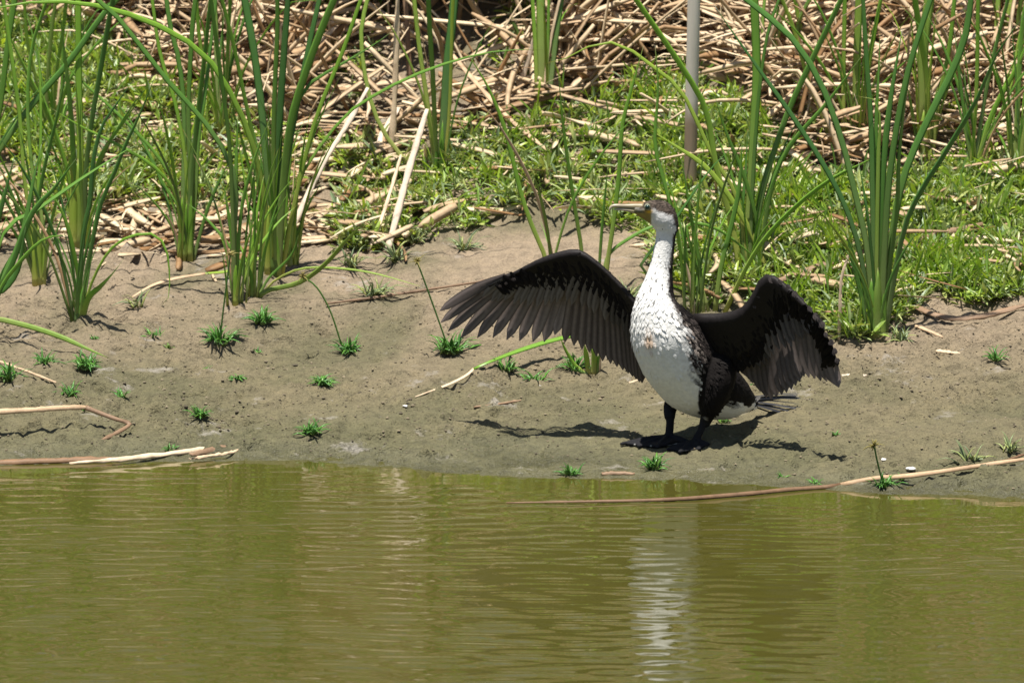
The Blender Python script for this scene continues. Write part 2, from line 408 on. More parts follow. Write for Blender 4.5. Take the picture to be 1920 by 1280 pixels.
def foot_build(ank, toes):
    tips = []
    for (px, py) in toes:
        t = fgnd(px, py) + np.array([0, 0, .007]); tips.append(t)
        C = spline(np.array([ank, ank * .55 + t * .45 + np.array([0, 0, .004]), t]), 10)
        parts.append(loft(C, np.linspace(.0085, .0060, 10), np.linspace(.0080, .0055, 10), np.array([0, 0, 1.]), 8)); toe_list.append(C)
    for a, b2 in zip(tips[:-1], tips[1:]):   # web between neighbouring toes
        ring = np.array([ank, a * .95 + ank * .05, (a + b2) * .5 * .86 + ank * .14, b2 * .95 + ank * .05])
        top = ring + np.array([0, 0, .0030]); bot = ring - np.array([0, 0, .0045])
        parts.append((np.vstack([top, bot]), [(0, 1, 2, 3), (7, 6, 5, 4), (0, 4, 5, 1), (1, 5, 6, 2), (2, 6, 7, 3), (3, 7, 4, 0)]))
foot_build(ankA, [(1163, 837), (1196, 842), (1232, 843), (1292, 833)])
foot_build(ankB, [(1250, 848), (1273, 853), (1312, 848), (1330, 838)])
# assemble, fuse into one skin
bag_v = []; bag_f = []; n0 = 0
for v, f in parts:
    bag_v.append(v); bag_f += [tuple(i + n0 for i in q) for q in f]; n0 += len(v)
tmp = mesh('temp_body', np.vstack(bag_v), bag_f, M_body)
rm = tmp.modifiers.new('r', 'REMESH'); rm.mode = 'VOXEL'; rm.voxel_size = 0.0032
sm = tmp.modifiers.new('s', 'SMOOTH'); sm.factor = 0.5; sm.iterations = 5
dg = bpy.context.evaluated_depsgraph_get(); dg.update()
me = bpy.data.meshes.new_from_object(tmp.evaluated_get(dg)); me.name = 'body'
bpy.data.objects.remove(tmp)
nv = len(me.vertices); BV = np.empty(nv * 3, np.float32); me.vertices.foreach_get('co', BV); BV = BV.reshape(-1, 3).astype(float)
BN = np.empty(nv * 3, np.float32); me.vertices.foreach_get('normal', BN); BN = BN.reshape(-1, 3).astype(float)
T_s = tangents(C); VENT = nrm(FACE - T_s * (T_s @ FACE)[:, None]); SIDE = np.cross(T_s, VENT)
HT = tangents(HC)
def nearest(P, L):
    best = np.full(len(P), 1e9); idx = np.zeros(len(P), int)
    for i, q in enumerate(L):
        d = np.linalg.norm(P - q, axis=1); m = d < best; best[m] = d[m]; idx[m] = i
    return best, idx
def bird_colour(P, N):
    ns = len(P)
    white = np.array([.80, .79, .76]); black = np.array([.009, .0072, .0066]); brown = np.array([.060, .046, .036])
    ds, si = nearest(P, C); dh, hi = nearest(P, HC)
    s = Ls[si]
    th = np.degrees(np.arctan2((N * SIDE[si]).sum(1), (N * VENT[si]).sum(1)))
    nz = 14 * vnoise(P[:, 0] * 60 + P[:, 2] * 20, P[:, 2] * 60 + P[:, 1] * 30) + 10 * vnoise(P[:, 0] * 140, P[:, 2] * 140)
    lim = np.interp(s, [0, .08, .25, .40, .50, .58, .68, .80, .92, 1.0], [120, 70, 50, 58, 70, 82, 86, 86, 90, 100])
    w = np.clip((lim - np.abs(th) + nz) / 10, 0, 1)[:, None]
    c = black * (1 - w) + white * w
    # mottled nape and shoulders: pale grey brown scales
    mott = np.clip(1 - np.abs(np.abs(th) - lim) / 26, 0, 1) * (s > .42) * np.clip(vnoise(P[:, 0] * 95, P[:, 2] * 110 + P[:, 1] * 80) * 3 + .2, 0, 1)
    c = c * (1 - .5 * mott[:, None]) + np.array([.26, .22, .19]) * .5 * mott[:, None]
    # brown stain on the breast
    px, py = 0, 0
    st = np.exp(-(((P - B(1216, 640, -.13)) @ np.array([[1, 0, 0], [0, .2, 0], [0, 0, .45]])) ** 2).sum(1) / (2 * .0085 ** 2))[:, None]
    c = c * (1 - .8 * st) + np.array([.50, .26, .085]) * .8 * st
    # head: dark crown, white cheek, brown nape, yellow gape skin
    hd = (hi > 3) & (dh < .06) & (P[:, 2] > B(1250, 424, -.012)[2])
    zc = HC[hi][:, 2] + np.interp(hl[hi], [0, .35, .5, .7, 1], [.012, .004, -.001, .000, .004])
    dark = np.clip((P[:, 2] - zc) / .006 + nz / 14, 0, 1)
    back = np.clip((P[:, 0] - B(1254, 400, 0)[0] + .25 * (P[:, 2] - B(1254, 400, 0)[2])) / .012 + nz / 12, 0, 1)
    k = np.maximum(dark, back)[:, None]
    hc = np.array([.72, .71, .69]) * (1 - k) + (brown * (1 + 1.2 * np.clip(vnoise(P[:, 0] * 260, P[:, 2] * 420) * 2, -.5, 1))[:, None]) * k
    front = np.clip((B(1222, 400, 0)[0] - P[:, 0]) / .004, 0, 1)[:, None]
    low = np.clip((B(1210, 394, 0)[2] - P[:, 2]) / .005, 0, 1)[:, None]
    hc = hc * (1 - front * (1 - .9 * dark[:, None])) + front * (1 - .9 * dark[:, None]) * (np.array([.27, .21, .07]) * low + np.array([.15, .135, .08]) * (1 - low))
    gape = np.exp(-(((P - B(1217, 397, -.042)) * np.array([1, .4, 1.9])) ** 2).sum(1) / (2 * .0065 ** 2))[:, None]
    hc = hc * (1 - gape) + np.array([.75, .42, .03]) * gape
    c = np.where(hd[:, None], hc, c)
    # thighs and legs: black
    LG = np.vstack([legs[1], legs[3]] + toe_list); dl, _ = nearest(P, LG)
    TH = np.vstack([legs[0][6:], legs[2]]); rt = np.concatenate([np.linspace(.045, .016, len(legs[0]) - 6), np.interp(np.linspace(0, 1, len(legs[2])), np.linspace(0, 1, 6), [.035, .056, .051, .038, .022, .014])])
    dt = np.min(np.linalg.norm(P[:, None, :] - TH[None], axis=2) - rt[None] * 1.12, axis=1)
    kt = np.clip(-dt / .004 + .5 + nz / 14, 0, 1)[:, None] * (P[:, 2] < B(1300, 660, 0)[2])[:, None]
    c = c * (1 - kt) + black * kt
    kl = np.clip((.024 - dl) / .004, 0, 1)[:, None]
    c = c * (1 - kl) + np.array([.018, .018, .020]) * kl
    return c
BC = np.vstack([bird_colour(BV[i:i + 6000], BN[i:i + 6000]) for i in range(0, nv, 6000)])
tris = [tuple(p.vertices) for p in me.polygons]; bpy.data.meshes.remove(me)
body = mesh('body', BV, tris, M_body, bird, True, None, BC)

def feather(base, tip, width, normal, bow, sweep=0.0, pointed=0.35, colr=(.07, .062, .06), edge=.8, n=11, shaft=.0016, twist=0.0, thick=True):
    """one feather: tapering vane, slight roof, raised shaft. bow pushes the middle along normal."""
    base = np.asarray(base); tip = np.asarray(tip); t = np.linspace(0, 1, n)
    ax = tip - base; L = np.linalg.norm(ax); N = nrm(normal - nrm(ax) * (np.asarray(normal) @ nrm(ax))); S0 = nrm(np.cross(ax, N))
    Cc = base + ax * t[:, None] + N * (bow * L * 4 * t * (1 - t))[:, None] + S0 * (sweep * L * 4 * t * (1 - t))[:, None]
    T = tangents(Cc); S = nrm(np.cross(T, N)); Nn = np.cross(S, T)
    a = np.radians(twist); S, Nn = S * math.cos(a) + Nn * math.sin(a), Nn * math.cos(a) - S * math.sin(a)
    w = width * np.minimum(1, .35 + 1.6 * t) * np.where(t > 1 - pointed, np.sqrt(np.clip(1 - ((t - 1 + pointed) / pointed) ** 2, 0.003, 1)), 1)
    o = np.array([-1, -.55, 0, .55, 1.0])
    V = Cc[:, None] + S[:, None] * (o[None, :, None] * w[:, None, None]) - Nn[:, None] * ((np.abs(o) ** 1.5 * .16)[None, :, None] * w[:, None, None])
    V[:, 2] += Nn * (shaft * (1 - t))[:, None]
    nx = 5; V = V.reshape(-1, 3); F = []
    for i in range(n - 1):
        for j in range(4): F.append((i * nx + j, i * nx + j + 1, (i + 1) * nx + j + 1, (i + 1) * nx + j))
    cc = np.tile(np.asarray(colr), (n * nx, 1)).reshape(n, nx, 3); cc[:, 0] *= edge; cc[:, 4] *= edge; cc[:, 2] *= .55; cc *= (.75 + .55 * t)[:, None, None]  # brightening towards the tip puts a sunlit look into the vane colour
    return V, F, cc.reshape(-1, 3)
def add_feather(name, parent, *a, **k):
    V, F, c = feather(*a, **k); return mesh(name, V, F, M_feather, parent, True, None, c)

# contour feathers over the body
fb = Bag(); prng = np.random.default_rng(5)
dsn, sin_ = nearest(BV, C); dhn, hin = nearest(BV, HC)
flow = -T_s[sin_]
bx, by = proj(BV)
dlg, _ = nearest(BV, np.vstack([legs[0][8:], legs[2][18:], legs[1], legs[3]] + toe_list))
ok = (dlg > .03) & (BV[:, 2] > B(1300, 800, 0)[2]) & ~((hin > 5) & (dhn < .05)) & (dsn < .135)
idx = np.flatnonzero(ok); idx = prng.choice(idx, 8000, replace=False)
for i in idx:
    n = BN[i]; f = flow[i] - n * (flow[i] @ n); f = nrm(f + prng.normal(0, .12, 3)); f = f - n * (f @ n)
    s = Ls[sin_[i]]
    L = np.interp(s, [0, .3, .52, .62, .75, 1], [.030, .018, .020, .022, .014, .009]) * prng.uniform(.7, 1.25); lift = np.interp(s, [.35, .5, .6, 1], [.02, .04, .09, .07]) * prng.uniform(.4, 1.2)
    c0 = BC[i]
    if c0[0] > .4 and s < .68 and prng.random() < np.interp(s, [.45, .56, .68], [.95, .9, .6]): continue
    tone = prng.uniform(.95, 1.03) if c0[0] > .4 else prng.uniform(.8, 1.25)
    if c0[0] > .4 and s > .55 and prng.random() < .12 * np.interp(s, [.55, .68, .78, .93, 1], [.0, .12, .9, 1, .3]): tone *= .30
    if c0[0] < .3 and .42 < s < .62 and n[2] > .1: tone *= prng.uniform(1, 5)
    V, F, c = feather(BV[i] - n * .002, BV[i] + f * L + n * L * lift, L * .22, n, .06, n=4, pointed=.6, shaft=0, colr=np.clip(c0 * tone, 0, .85), edge=1.0)
    c[:] = np.clip(c0 * tone, 0, .85)
    fb.add(V, F, None, c)
# loose tufts on the breast sides and flanks
plum = fb.build('plumage', M_body, bird); tag(plum, kind='stuff')

# eye and bill
def ball(c, r, k=12):
    th = np.linspace(0.05, math.pi - .05, k); return loft(np.array([c + np.array([0, 0, r * math.cos(t)]) for t in th]), [r * math.sin(t) for t in th], [r * math.sin(t) for t in th], np.array([0, 1., 0]), k)
ec = B(1213.5, 385.5, -.018); ec = ec + np.array([0, -.0270, 0])
V, F = ball(ec, .0070); mesh('eye', V, F, M_eye, bird)
V, F = ball(ec + np.array([0, .0032, 0]), .0088); mesh('eye_ring', V, F, M_ring, bird)
def bill_part(name, pts, ra, rb, c0, c1):
    C = spline(BP(pts), 18); k = np.linspace(0, 1, len(ra)); l = np.linspace(0, 1, 18)
    V, F = loft(C, np.interp(l, k, ra), np.interp(l, k, rb), np.array([0, -1., .01]), 12)
    cc = np.repeat(np.array(c0)[None] * (1 - l[:, None]) + np.array(c1)[None] * l[:, None], 12, axis=0)
    return mesh(name, V, F, M_bill, bird, True, None, cc)
# loft: side axis is vertical here, other axis horizontal
bill_part('upper_bill', [(1206, 389, -.022), (1190, 387.5, -.026), (1172, 386.8, -.029), (1156, 386, -.032), (1148, 386.8, -.033), (1143.5, 391.5, -.034), (1143.5, 399.5, -.034)],
          [.0125, .0098, .0076, .0062, .0058, .0046, .0012], [.0135, .0098, .0078, .0066, .0058, .0044, .0012], (.25, .205, .105), (.40, .35, .25))
bill_part('lower_bill', [(1208, 398, -.022), (1190, 395.5, -.026), (1172, 393.2, -.029), (1158, 392.3, -.0315), (1150.5, 392.5, -.0325)],
          [.0100, .0078, .0056, .0040, .0016], [.0125, .0092, .0072, .0056, .0024], (.30, .25, .08), (.46, .41, .34))

# --- wings
GREYF = np.array([.205, .166, .150]); DARKF = np.array([.0095, .0075, .0070])
def tone(c, s=.12): return np.asarray(c) * prng.uniform(1 - s, 1 + s)
def wing_skin(name, lead, low, dfun, rlead, parent, n=22):
    """thick leading edge with the covert-covered arm behind it, as one closed skin"""
    lp = spline(np.array([(*p, 0) for p in lead], float), n)[:, :2]; wp = spline(np.array([(*p, 0) for p in low], float), n)[:, :2]
    rl = np.interp(np.linspace(0, 1, n), np.linspace(0, 1, len(rlead)), rlead)
    sec = []
    for i in range(n):
        A = B(lp[i, 0], lp[i, 1], dfun(*lp[i])); Bq = B(wp[i, 0], wp[i, 1], dfun(*wp[i])); ch = Bq - A; L = np.linalg.norm(ch); u = ch / L
        f = nrm(np.cross(np.cross(u, [0, -1., 0]), u)); r = rl[i]
        cc = A + u * r
        ring = []
        for a in np.linspace(90, 270, 9): ring.append(cc + f * r * math.sin(R(a)) + u * r * math.cos(R(a)))
        for q, h in ((.2, -.85), (.5, -.5), (.8, -.28)): ring.append(A + u * L * q + f * r * h)
        ring.append(A + u * L)
        for q, h in ((.8, .30), (.5, .6), (.2, .92)): ring.append(A + u * L * q + f * r * h)
        sec.append(ring)
    k = len(sec[0]); V = np.array(sec).reshape(-1, 3); F = []
    for i in range(n - 1):
        for j in range(k): F.append((i * k + j, i * k + (j + 1) % k, (i + 1) * k + (j + 1) % k, (i + 1) * k + j))
    F.append(tuple(range(k))[::-1]); F.append(tuple((n - 1) * k + j for j in range(k)))
    cc = np.tile(DARKF * 1.1, (len(V), 1)); cc[np.arange(len(V)) % k < 9] = [.012, .0095, .009]
    w = mesh(name, V, F, M_wing, parent, True, None, cc)
    return w, lp, wp
def lerp_pts(pts, n):
    return spline(np.array([(*p, 0) for p in pts], float), n)[:, :2]

NF = nrm([0, -1., -.05])
# wing held out away from the bill (over the bare mud)
yl_x = [828, 900, 960, 1030, 1080, 1130, 1195]; yl_y = [583, 545, 512, 480, 466, 500, 562]
def dA(px, py): return .005 + (1195 - px) / 370 * .17 + .075 * (py - np.interp(px, yl_x, yl_y)) / 150
wingA, lp, wp = wing_skin('wing', [(1205, 578), (1178, 545), (1148, 515), (1118, 488), (1085, 468), (1050, 472), (1010, 486), (965, 509), (915, 536)],
                          [(1210, 655), (1186, 612), (1160, 580), (1128, 550), (1095, 530), (1055, 528), (1015, 527), (970, 524), (922, 541)], dA,
                          [.022, .018, .0155, .0155, .015, .013, .0095, .006, .003], bird)
wingA['label'] = 'outstretched wing showing dark spread primaries over the bare mud'
prim_t = [(824, 583), (826, 605), (840, 621), (864, 634), (895, 633), (924, 633), (950, 637), (974, 639), (999, 641), (1020, 641), (1040, 628)]
prim_b = lerp_pts([(948, 516), (985, 507), (1030, 495), (1066, 490), (1078, 490)], len(prim_t))
for i, (t, bb) in enumerate(zip(prim_t, prim_b)):
    f = i / len(prim_t)
    add_feather('primary_feather', wingA, B(*bb, dA(*bb) + .004 + .0015 * i), B(*t, dA(*t) + .004 + .0012 * i), 0.0150 + .0045 * f, NF, -.05, sweep=.02 * (1 - f), pointed=.42 - .15 * f,
                colr=tone(GREYF * (.62 + .5 * f)), edge=.40, twist=-14)
sec_t = [(1059, 642), (1076, 648), (1091, 655), (1105, 661), (1118, 668), (1130, 677), (1145, 682), (1157, 688), (1168, 694), (1178, 700), (1186, 706), (1193, 711), (1199, 716), (1204, 718)]
sec_b = lerp_pts([(1082, 492), (1110, 510), (1150, 548), (1196, 600)], len(sec_t))
for i, (t, bb) in enumerate(zip(sec_t, sec_b)):
    f = i / len(sec_t)
    add_feather('secondary_feather', wingA, B(*bb, dA(*bb) + .020 - .0010 * i), B(*t, dA(*t) + .020 - .0010 * i), .0165 - .002 * f, NF, -.04, sweep=-.015, pointed=.2,
                colr=tone(GREYF * (1.0 - .3 * f)), edge=.28, twist=16)
# greater under-wing coverts
gct = lerp_pts([(905, 556), (950, 566), (1000, 572), (1045, 566), (1085, 570), (1125, 590), (1165, 620), (1196, 660)], 24)
gcb = lerp_pts([(945, 514), (985, 508), (1020, 503), (1052, 498), (1085, 500), (1118, 522), (1156, 556), (1195, 600)], 24)
for i in range(24):
    t, bb = gct[i], gcb[i] + (0, 8); t = t + prng.uniform(-4, 6, 2)
    add_feather('covert_feather', wingA, B(*bb, dA(*bb) - .006), B(*t, dA(*t) - .003), .0105, NF, -.02, pointed=.3, n=6, colr=tone(np.array([.140, .122, .112]) * (1 if i < 18 else .5)), edge=.75, twist=10)
# small dark coverts
cb = Bag()
for i in range(420):
    u = prng.random(); v = .12 + .88 * prng.random() ** .8; k = u * 21; a = int(k); q = lp[a] * (1 - v) + wp[a] * v + prng.uniform(-5, 5, 2)
    dn = nrm(wp[a] - lp[a]); t = q + dn * prng.uniform(14, 24) + prng.uniform(-3, 3, 2)
    z = .001 - .014 * (1 - v)
    V, F, c = feather(B(*q, dA(*q) + z), B(*t, dA(*t) + z - .001), .007, NF, .05, n=4, pointed=.6, shaft=0, colr=tone(DARKF * (1.0 + .6 * (prng.random() > .8)), .3)); cb.add(V, F, None, c)
for i in range(60):   # upper arm edge
    u = prng.random(); a = int(u * 21); q = lp[a] + prng.uniform(3, 9, 2); t = q + nrm(wp[a] - lp[a]) * 9 + np.array([-7, 0])
    z = prng.uniform(-.016, .02)
    V, F, c = feather(B(*q, dA(*q) + z), B(*t, dA(*t) + z - .004), .005, NF, .08, n=4, pointed=.6, shaft=0, colr=tone(np.array([.045, .036, .032]), .4)); cb.add(V, F, None, c)
tag(cb.build('small_coverts', M_body, wingA), kind='stuff')

# wing held towards the pond side, half folded
rl_x = [1300, 1390, 1440, 1500, 1545, 1575]; rl_d = [-.045, -.11, -.155, -.22, -.275, -.30]
rl_y = [585, 577, 515, 560, 612, 700]
def dB(px, py): return np.interp(px, rl_x, rl_d) + .075 * (py - np.interp(px, rl_x, rl_y)) / 180
wingB, lp, wp = wing_skin('wing', [(1300, 588), (1345, 588), (1385, 580), (1408, 556), (1424, 524), (1444, 514), (1472, 532), (1503, 560), (1535, 602), (1556, 645), (1566, 685)],
                          [(1318, 700), (1352, 690), (1388, 680), (1428, 655), (1450, 618), (1462, 594), (1478, 582), (1506, 590), (1530, 614), (1550, 652), (1562, 690)], dB,
                          [.020, .020, .019, .018, .017, .0165, .014, .011, .008, .005, .003], bird)
wingB['label'] = 'half folded wing with drooping feathers above the tail'
prim_t = [(1573, 726), (1562, 719), (1550, 715), (1539, 714), (1528, 710), (1517, 708), (1508, 706)]
prim_b = lerp_pts([(1556, 640), (1528, 600), (1500, 572), (1468, 556)], len(prim_t))
for i, (t, bb) in enumerate(zip(prim_t, prim_b)):
    f = i / len(prim_t)
    add_feather('primary_feather', wingB, B(*bb, dB(*bb) + .008 + .0015 * i), B(*t, dB(*t) + .006 + .0015 * i), .0165, NF, -.05, sweep=.05 * (1 - f), pointed=.32, colr=tone(GREYF * (.62 if i else .9)), edge=.6, twist=-16)  # outermost primary paler: its lit edge is painted into the colour
sec_t = [(1503, 708), (1499, 716), (1492, 723), (1484, 730), (1475, 736), (1466, 740), (1456, 745), (1446, 749), (1437, 746), (1426, 734), (1412, 718), (1400, 706), (1388, 694)]
sec_b = lerp_pts([(1466, 556), (1448, 560), (1420, 590), (1372, 622)], len(sec_t))
for i, (t, bb) in enumerate(zip(sec_t, sec_b)):
    f = i / len(sec_t)
    add_feather('secondary_feather', wingB, B(*bb, dB(*bb) + .012 + .0012 * i), B(*t, dB(*t) + .012 + .0012 * i), .0190, NF, -.04, sweep=-.04, pointed=.24, colr=tone(GREYF * (.62 - .3 * f)), edge=.45, twist=14)
gct = lerp_pts([(1546, 622), (1535, 630), (1515, 628), (1494, 640), (1474, 650), (1455, 660), (1430, 690), (1405, 690)], 17)
gcb = lerp_pts([(1532, 590), (1512, 580), (1492, 570), (1474, 566), (1458, 570), (1440, 590), (1410, 620), (1380, 640)], 17)
for i in range(17):
    t, bb = gct[i] + prng.uniform(-4, 5, 2), gcb[i]
    add_feather('covert_feather', wingB, B(*bb, dB(*bb) - .002), B(*t, dB(*t) + .002), .0105, NF, -.02, pointed=.3, n=6, colr=tone(np.array([.085, .074, .068]) * (1 if i < 12 else .35)), edge=.75, twist=10)
cb = Bag()
for i in range(620):
    u = prng.random() ** 1.2; v = .12 + .88 * prng.random() ** .8; a = int(u * 21); q = lp[a] * (1 - v) + wp[a] * v + prng.uniform(-5, 5, 2)
    dn = nrm(wp[a] - lp[a]); t = q + dn * prng.uniform(14, 24) + prng.uniform(-4, 4, 2); z = .001 - .016 * (1 - v)
    V, F, c = feather(B(*q, dB(*q) + z), B(*t, dB(*t) + z - .001), .007, NF, .05, n=4, pointed=.6, shaft=0, colr=tone(DARKF * .85, .3)); cb.add(V, F, None, c)
for i in range(70):
    u = prng.random(); a = int(u * 21); q = lp[a] + prng.uniform(3, 9, 2); t = q + nrm(wp[a] - lp[a]) * 8 + np.array([6, 3]); z = prng.uniform(-.016, .02)
    V, F, c = feather(B(*q, dB(*q) + z), B(*t, dB(*t) + z - .004), .006, NF, .08, n=4, pointed=.6, shaft=0, colr=tone(np.array([.05, .042, .04]), .4)); cb.add(V, F, None, c)
tag(cb.build('small_coverts', M_body, wingB), kind='stuff')
# tail
tail = None
tt = [(1500, 737, .34), (1502, 746, .34), (1499, 757, .33), (1503, 768, .31), (1502, 776, .30), (1500, 784, .29), (1472, 784, .26), (1496, 741, .35), (1501, 763, .33)]
tV = loft(BP([(1375, 742, .13), (1392, 752, .15), (1408, 758, .17)]), [.04, .03, .014], [.035, .024, .008], np.array([0, 0, 1.]), 12)
tail = mesh('tail', tV[0], tV[1], M_body, bird, True, None, np.tile(DARKF, (len(tV[0]), 1)))
for i, t in enumerate(tt):
    add_feather('tail_feather', tail, B(1394 + 2 * (i % 2), 747 + i * 1.6, .15), B(*t), .0058, nrm([0, -.6, .8]), .02, pointed=.15, colr=tone(np.array([.055, .055, .060])), edge=.35, shaft=.003, twist=prng.uniform(-25, 25))

# ------------------------------------------------------------------ strap leaves, stalks and tufts
def strap(C, w, thick=.28, hint=None, prof=None, k=6, phi=0.0, tw=0.0):
    """leaf or stalk body: flattened tube with taper; hint = direction its flat side faces"""
    n = len(C); T = tangents(C)
    ph = phi + np.linspace(0, tw, n)
    h = np.stack([np.sin(ph), -np.cos(ph), np.full(n, .25)], -1) if hint is None else np.broadcast_to(np.asarray(hint, float), T.shape)
    S = nrm(np.cross(T, h)); N = np.cross(S, T)
    a = np.linspace(0, 2 * np.pi, k, endpoint=False)
    wp_ = w * prof
    V = C[:, None] + S[:, None] * (np.cos(a)[None, :, None] * wp_[:, None, None]) + N[:, None] * (np.sin(a)[None, :, None] * (wp_ * thick)[:, None, None])
    V = V.reshape(-1, 3); F = []
    for i in range(n - 1):
        for j in range(k): F.append((i * k + j, i * k + (j + 1) % k, (i + 1) * k + (j + 1) % k, (i + 1) * k + j))
    F.append(tuple(range(k))[::-1]); F.append(tuple((n - 1) * k + j for j in range(k)))
    return V, F, np.repeat(np.linspace(0, 1, n), k)
def leaf_profile(n, tipstart=.7, base=1.15):
    t = np.linspace(0, 1, n)
    return np.interp(t, [0, .12, .5, tipstart, 1], [base, 1.0, 1.0, .92, .05])
lrng = np.random.default_rng(21)
def cattail_leaf(parent, pts, wpx, Y0, lean, mat, name='leaf', nseg=16, sag=None, thick=.15):
    """pts: photo points from base to tip. lean: depth gained towards the tip (m, + is away from the pond)"""
    pts = np.array(pts, float); L = np.r_[0, np.cumsum(np.linalg.norm(np.diff(pts, axis=0), axis=1))]; l = L / L[-1]
    P = W(pts[:, 0], pts[:, 1], Y0 + lean * l ** 1.3)
    if pts[-1, 1] <= 4:      # the leaf goes on above the picture
        d = nrm(P[-1] - P[-2]); ext = lrng.uniform(.30, .75); sd = lrng.uniform(-.12, .12)
        P = np.vstack([P, P[-1] + d * ext * .5, P[-1] + d * ext + np.array([sd, 0, -.05])])
    C = spline(P, nseg + (4 if pts[-1, 1] <= 4 else 0))
    phi = lrng.uniform(-.55, .55)
    V, F, t = strap(C, wpx * .5 * PXM / math.cos(phi) * .9, thick, None, leaf_profile(len(C)), 6, phi, lrng.uniform(-.9, .9))
    return mesh(name, V, F, mat, parent, True, {'t': t})
GRP = 'green cattails along the bank'
def cattail(base, label, leaves, mat, lean=.10, stem=None):
    p = g1(*base); o = thing('cattail', p, label, 'cattail', GRP)
    for lf in leaves:
        pts, w = lf[0], lf[1]; m = lf[2] if len(lf) > 2 else mat; ln = lf[3] if len(lf) > 3 else lrng.uniform(-lean, lean)
        pts = list(pts)
        if abs(pts[0][0] - base[0]) < 30 and abs(pts[0][1] - base[1]) < 40: pts[0] = (pts[0][0], base[1] + 3)
        cattail_leaf(o, pts, w, p[1], ln, m)
    for q in range(12 if abs(base[0] - 960) > 300 and base[1] > 240 else 4):   # thin young blades
        h = lrng.uniform(90, 360); s_ = lrng.normal(0, .34) * h; b0 = lrng.normal(0, 7)
        cattail_leaf(o, [(base[0] + b0, base[1] + 3), (base[0] + b0 + s_ * .25, base[1] - h * .45), (base[0] + b0 + s_ * .65, base[1] - h * .8), (base[0] + b0 + s_, max(6, base[1] - h))], lrng.uniform(3.5, 7.5), p[1], lrng.uniform(-.14, .14), M_dry if q == 0 else (M_orange if q == 1 else mat), nseg=12)
    if stem:
        for (x0, x1, h, w, m) in stem:   # sheathing leaf bases at the foot
            cattail_leaf(o, [(x0, base[1] + 4), ((x0 + x1) / 2, base[1] - h * .5), (x1, base[1] - h)], w, p[1] - .006, 0.0, m, 'leaf_sheath', 8, thick=.6)
    return o
MC, MD, MP = M_cattail, M_cattail_dark, M_cattail_pale
cattail((73, 532), 'leaning cattail clump with pale yellowish foot on sand beside the stoutest pale-stemmed cattail', [
    ([(70, 530), (60, 440), (45, 330), (38, 230), (25, 130), (12, 40), (5, -6)], 9), ([(74, 530), (68, 420), (76, 270), (75, 150), (68, 30)], 8),
    ([(78, 530), (82, 430), (62, 330), (52, 200), (60, 90), (90, -4)], 9), ([(70, 530), (58, 470), (28, 380), (-10, 290)], 10),
    ([(72, 530), (64, 450), (80, 330), (108, 215), (125, 130)], 8, MD), ([(70, 530), (50, 480), (30, 440), (5, 400)], 8)], MC, .12,
    [(66, 58, 95, 14, MP), (75, 72, 110, 15, MP), (82, 84, 90, 9, MP)])
cattail((144, 602), 'slender dark cattail standing alone on bare sand with a looping thin blade', [
    ([(145, 600), (148, 540), (153, 470), (160, 420), (168, 380), (175, 300), (190, 240), (215, 200), (250, 150)], 10, MD), ([(149, 600), (160, 520), (172, 460), (190, 380), (212, 330), (236, 270), (262, 215), (292, 140)], 9, MD),
    ([(146, 600), (150, 540), (128, 430), (105, 375), (88, 355)], 10, MC), ([(150, 600), (165, 510), (178, 420), (190, 350)], 9, MD),
    ([(152, 600), (165, 560), (190, 535), (215, 508), (233, 484)], 16, MD, -.12), ([(150, 600), (172, 530), (205, 470), (245, 443), (290, 440), (312, 470), (318, 520), (315, 560), (300, 577)], 6, MC, -.06)], MD, .05,
    [(143, 147, 60, 12, MD), (150, 156, 66, 12, MD)])
cattail((147, 468), 'stoutest cattail with a thick pale yellow-green stem at the edge of the sand', [
    ([(143, 465), (140, 380), (137, 280), (131, 190), (122, 110), (110, 6)], 15), ([(150, 465), (151, 360), (150, 250), (148, 160), (147, 30), (147, -5)], 15), ([(158, 460), (160, 340), (170, 240), (187, 140), (204, 40), (213, -6)], 11, MD),
    ([(140, 465), (131, 345), (108, 262), (80, 195), (40, 115), (17, 65), (0, 10)], 11), ([(165, 462), (172, 360), (190, 290), (235, 225), (275, 165)], 10, MD)], MC, .12,
    [(138, 137, 150, 22, MP), (148, 146, 170, 24, MP), (156, 156, 120, 14, MP)])
cattail((-40, 640), 'dark cattail at the sandy edge sending low blades over the bare mud', [
    ([(-45, 640), (-20, 560), (5, 515), (30, 470), (48, 415), (60, 350), (78, 270)], 12, MD), ([(-40, 640), (-15, 560), (20, 500), (60, 400), (100, 355), (145, 295)], 13, MD), ([(-38, 640), (0, 545), (30, 500), (80, 450), (130, 440)], 9, MC, -.15),
    ([(-45, 640), (-30, 520), (-8, 430), (5, 380), (28, 290)], 12), ([(-40, 640), (5, 440), (60, 400), (160, 330), (240, 280), (268, 265)], 10, MC), ([(-40, 640), (-20, 600), (40, 608), (110, 630), (160, 652), (206, 672)], 12, MP, -.20),
    ([(-42, 640), (-22, 560), (10, 540), (35, 500), (48, 425)], 14, MD)], MD, .1)
cattail((-70, 480), 'dark blue-green cattail reaching a broad blade across the tall stems at the sandy end', [
    ([(-70, 480), (-40, 360), (0, 279), (67, 188), (128, 118), (188, 34), (222, -4)], 14, MD), ([(-66, 480), (-20, 300), (0, 200), (15, 80), (28, -4)], 14, MD), ([(-60, 480), (-30, 360), (-10, 260), (-5, 60), (-12, -5)], 14, MD)], MD, .1)
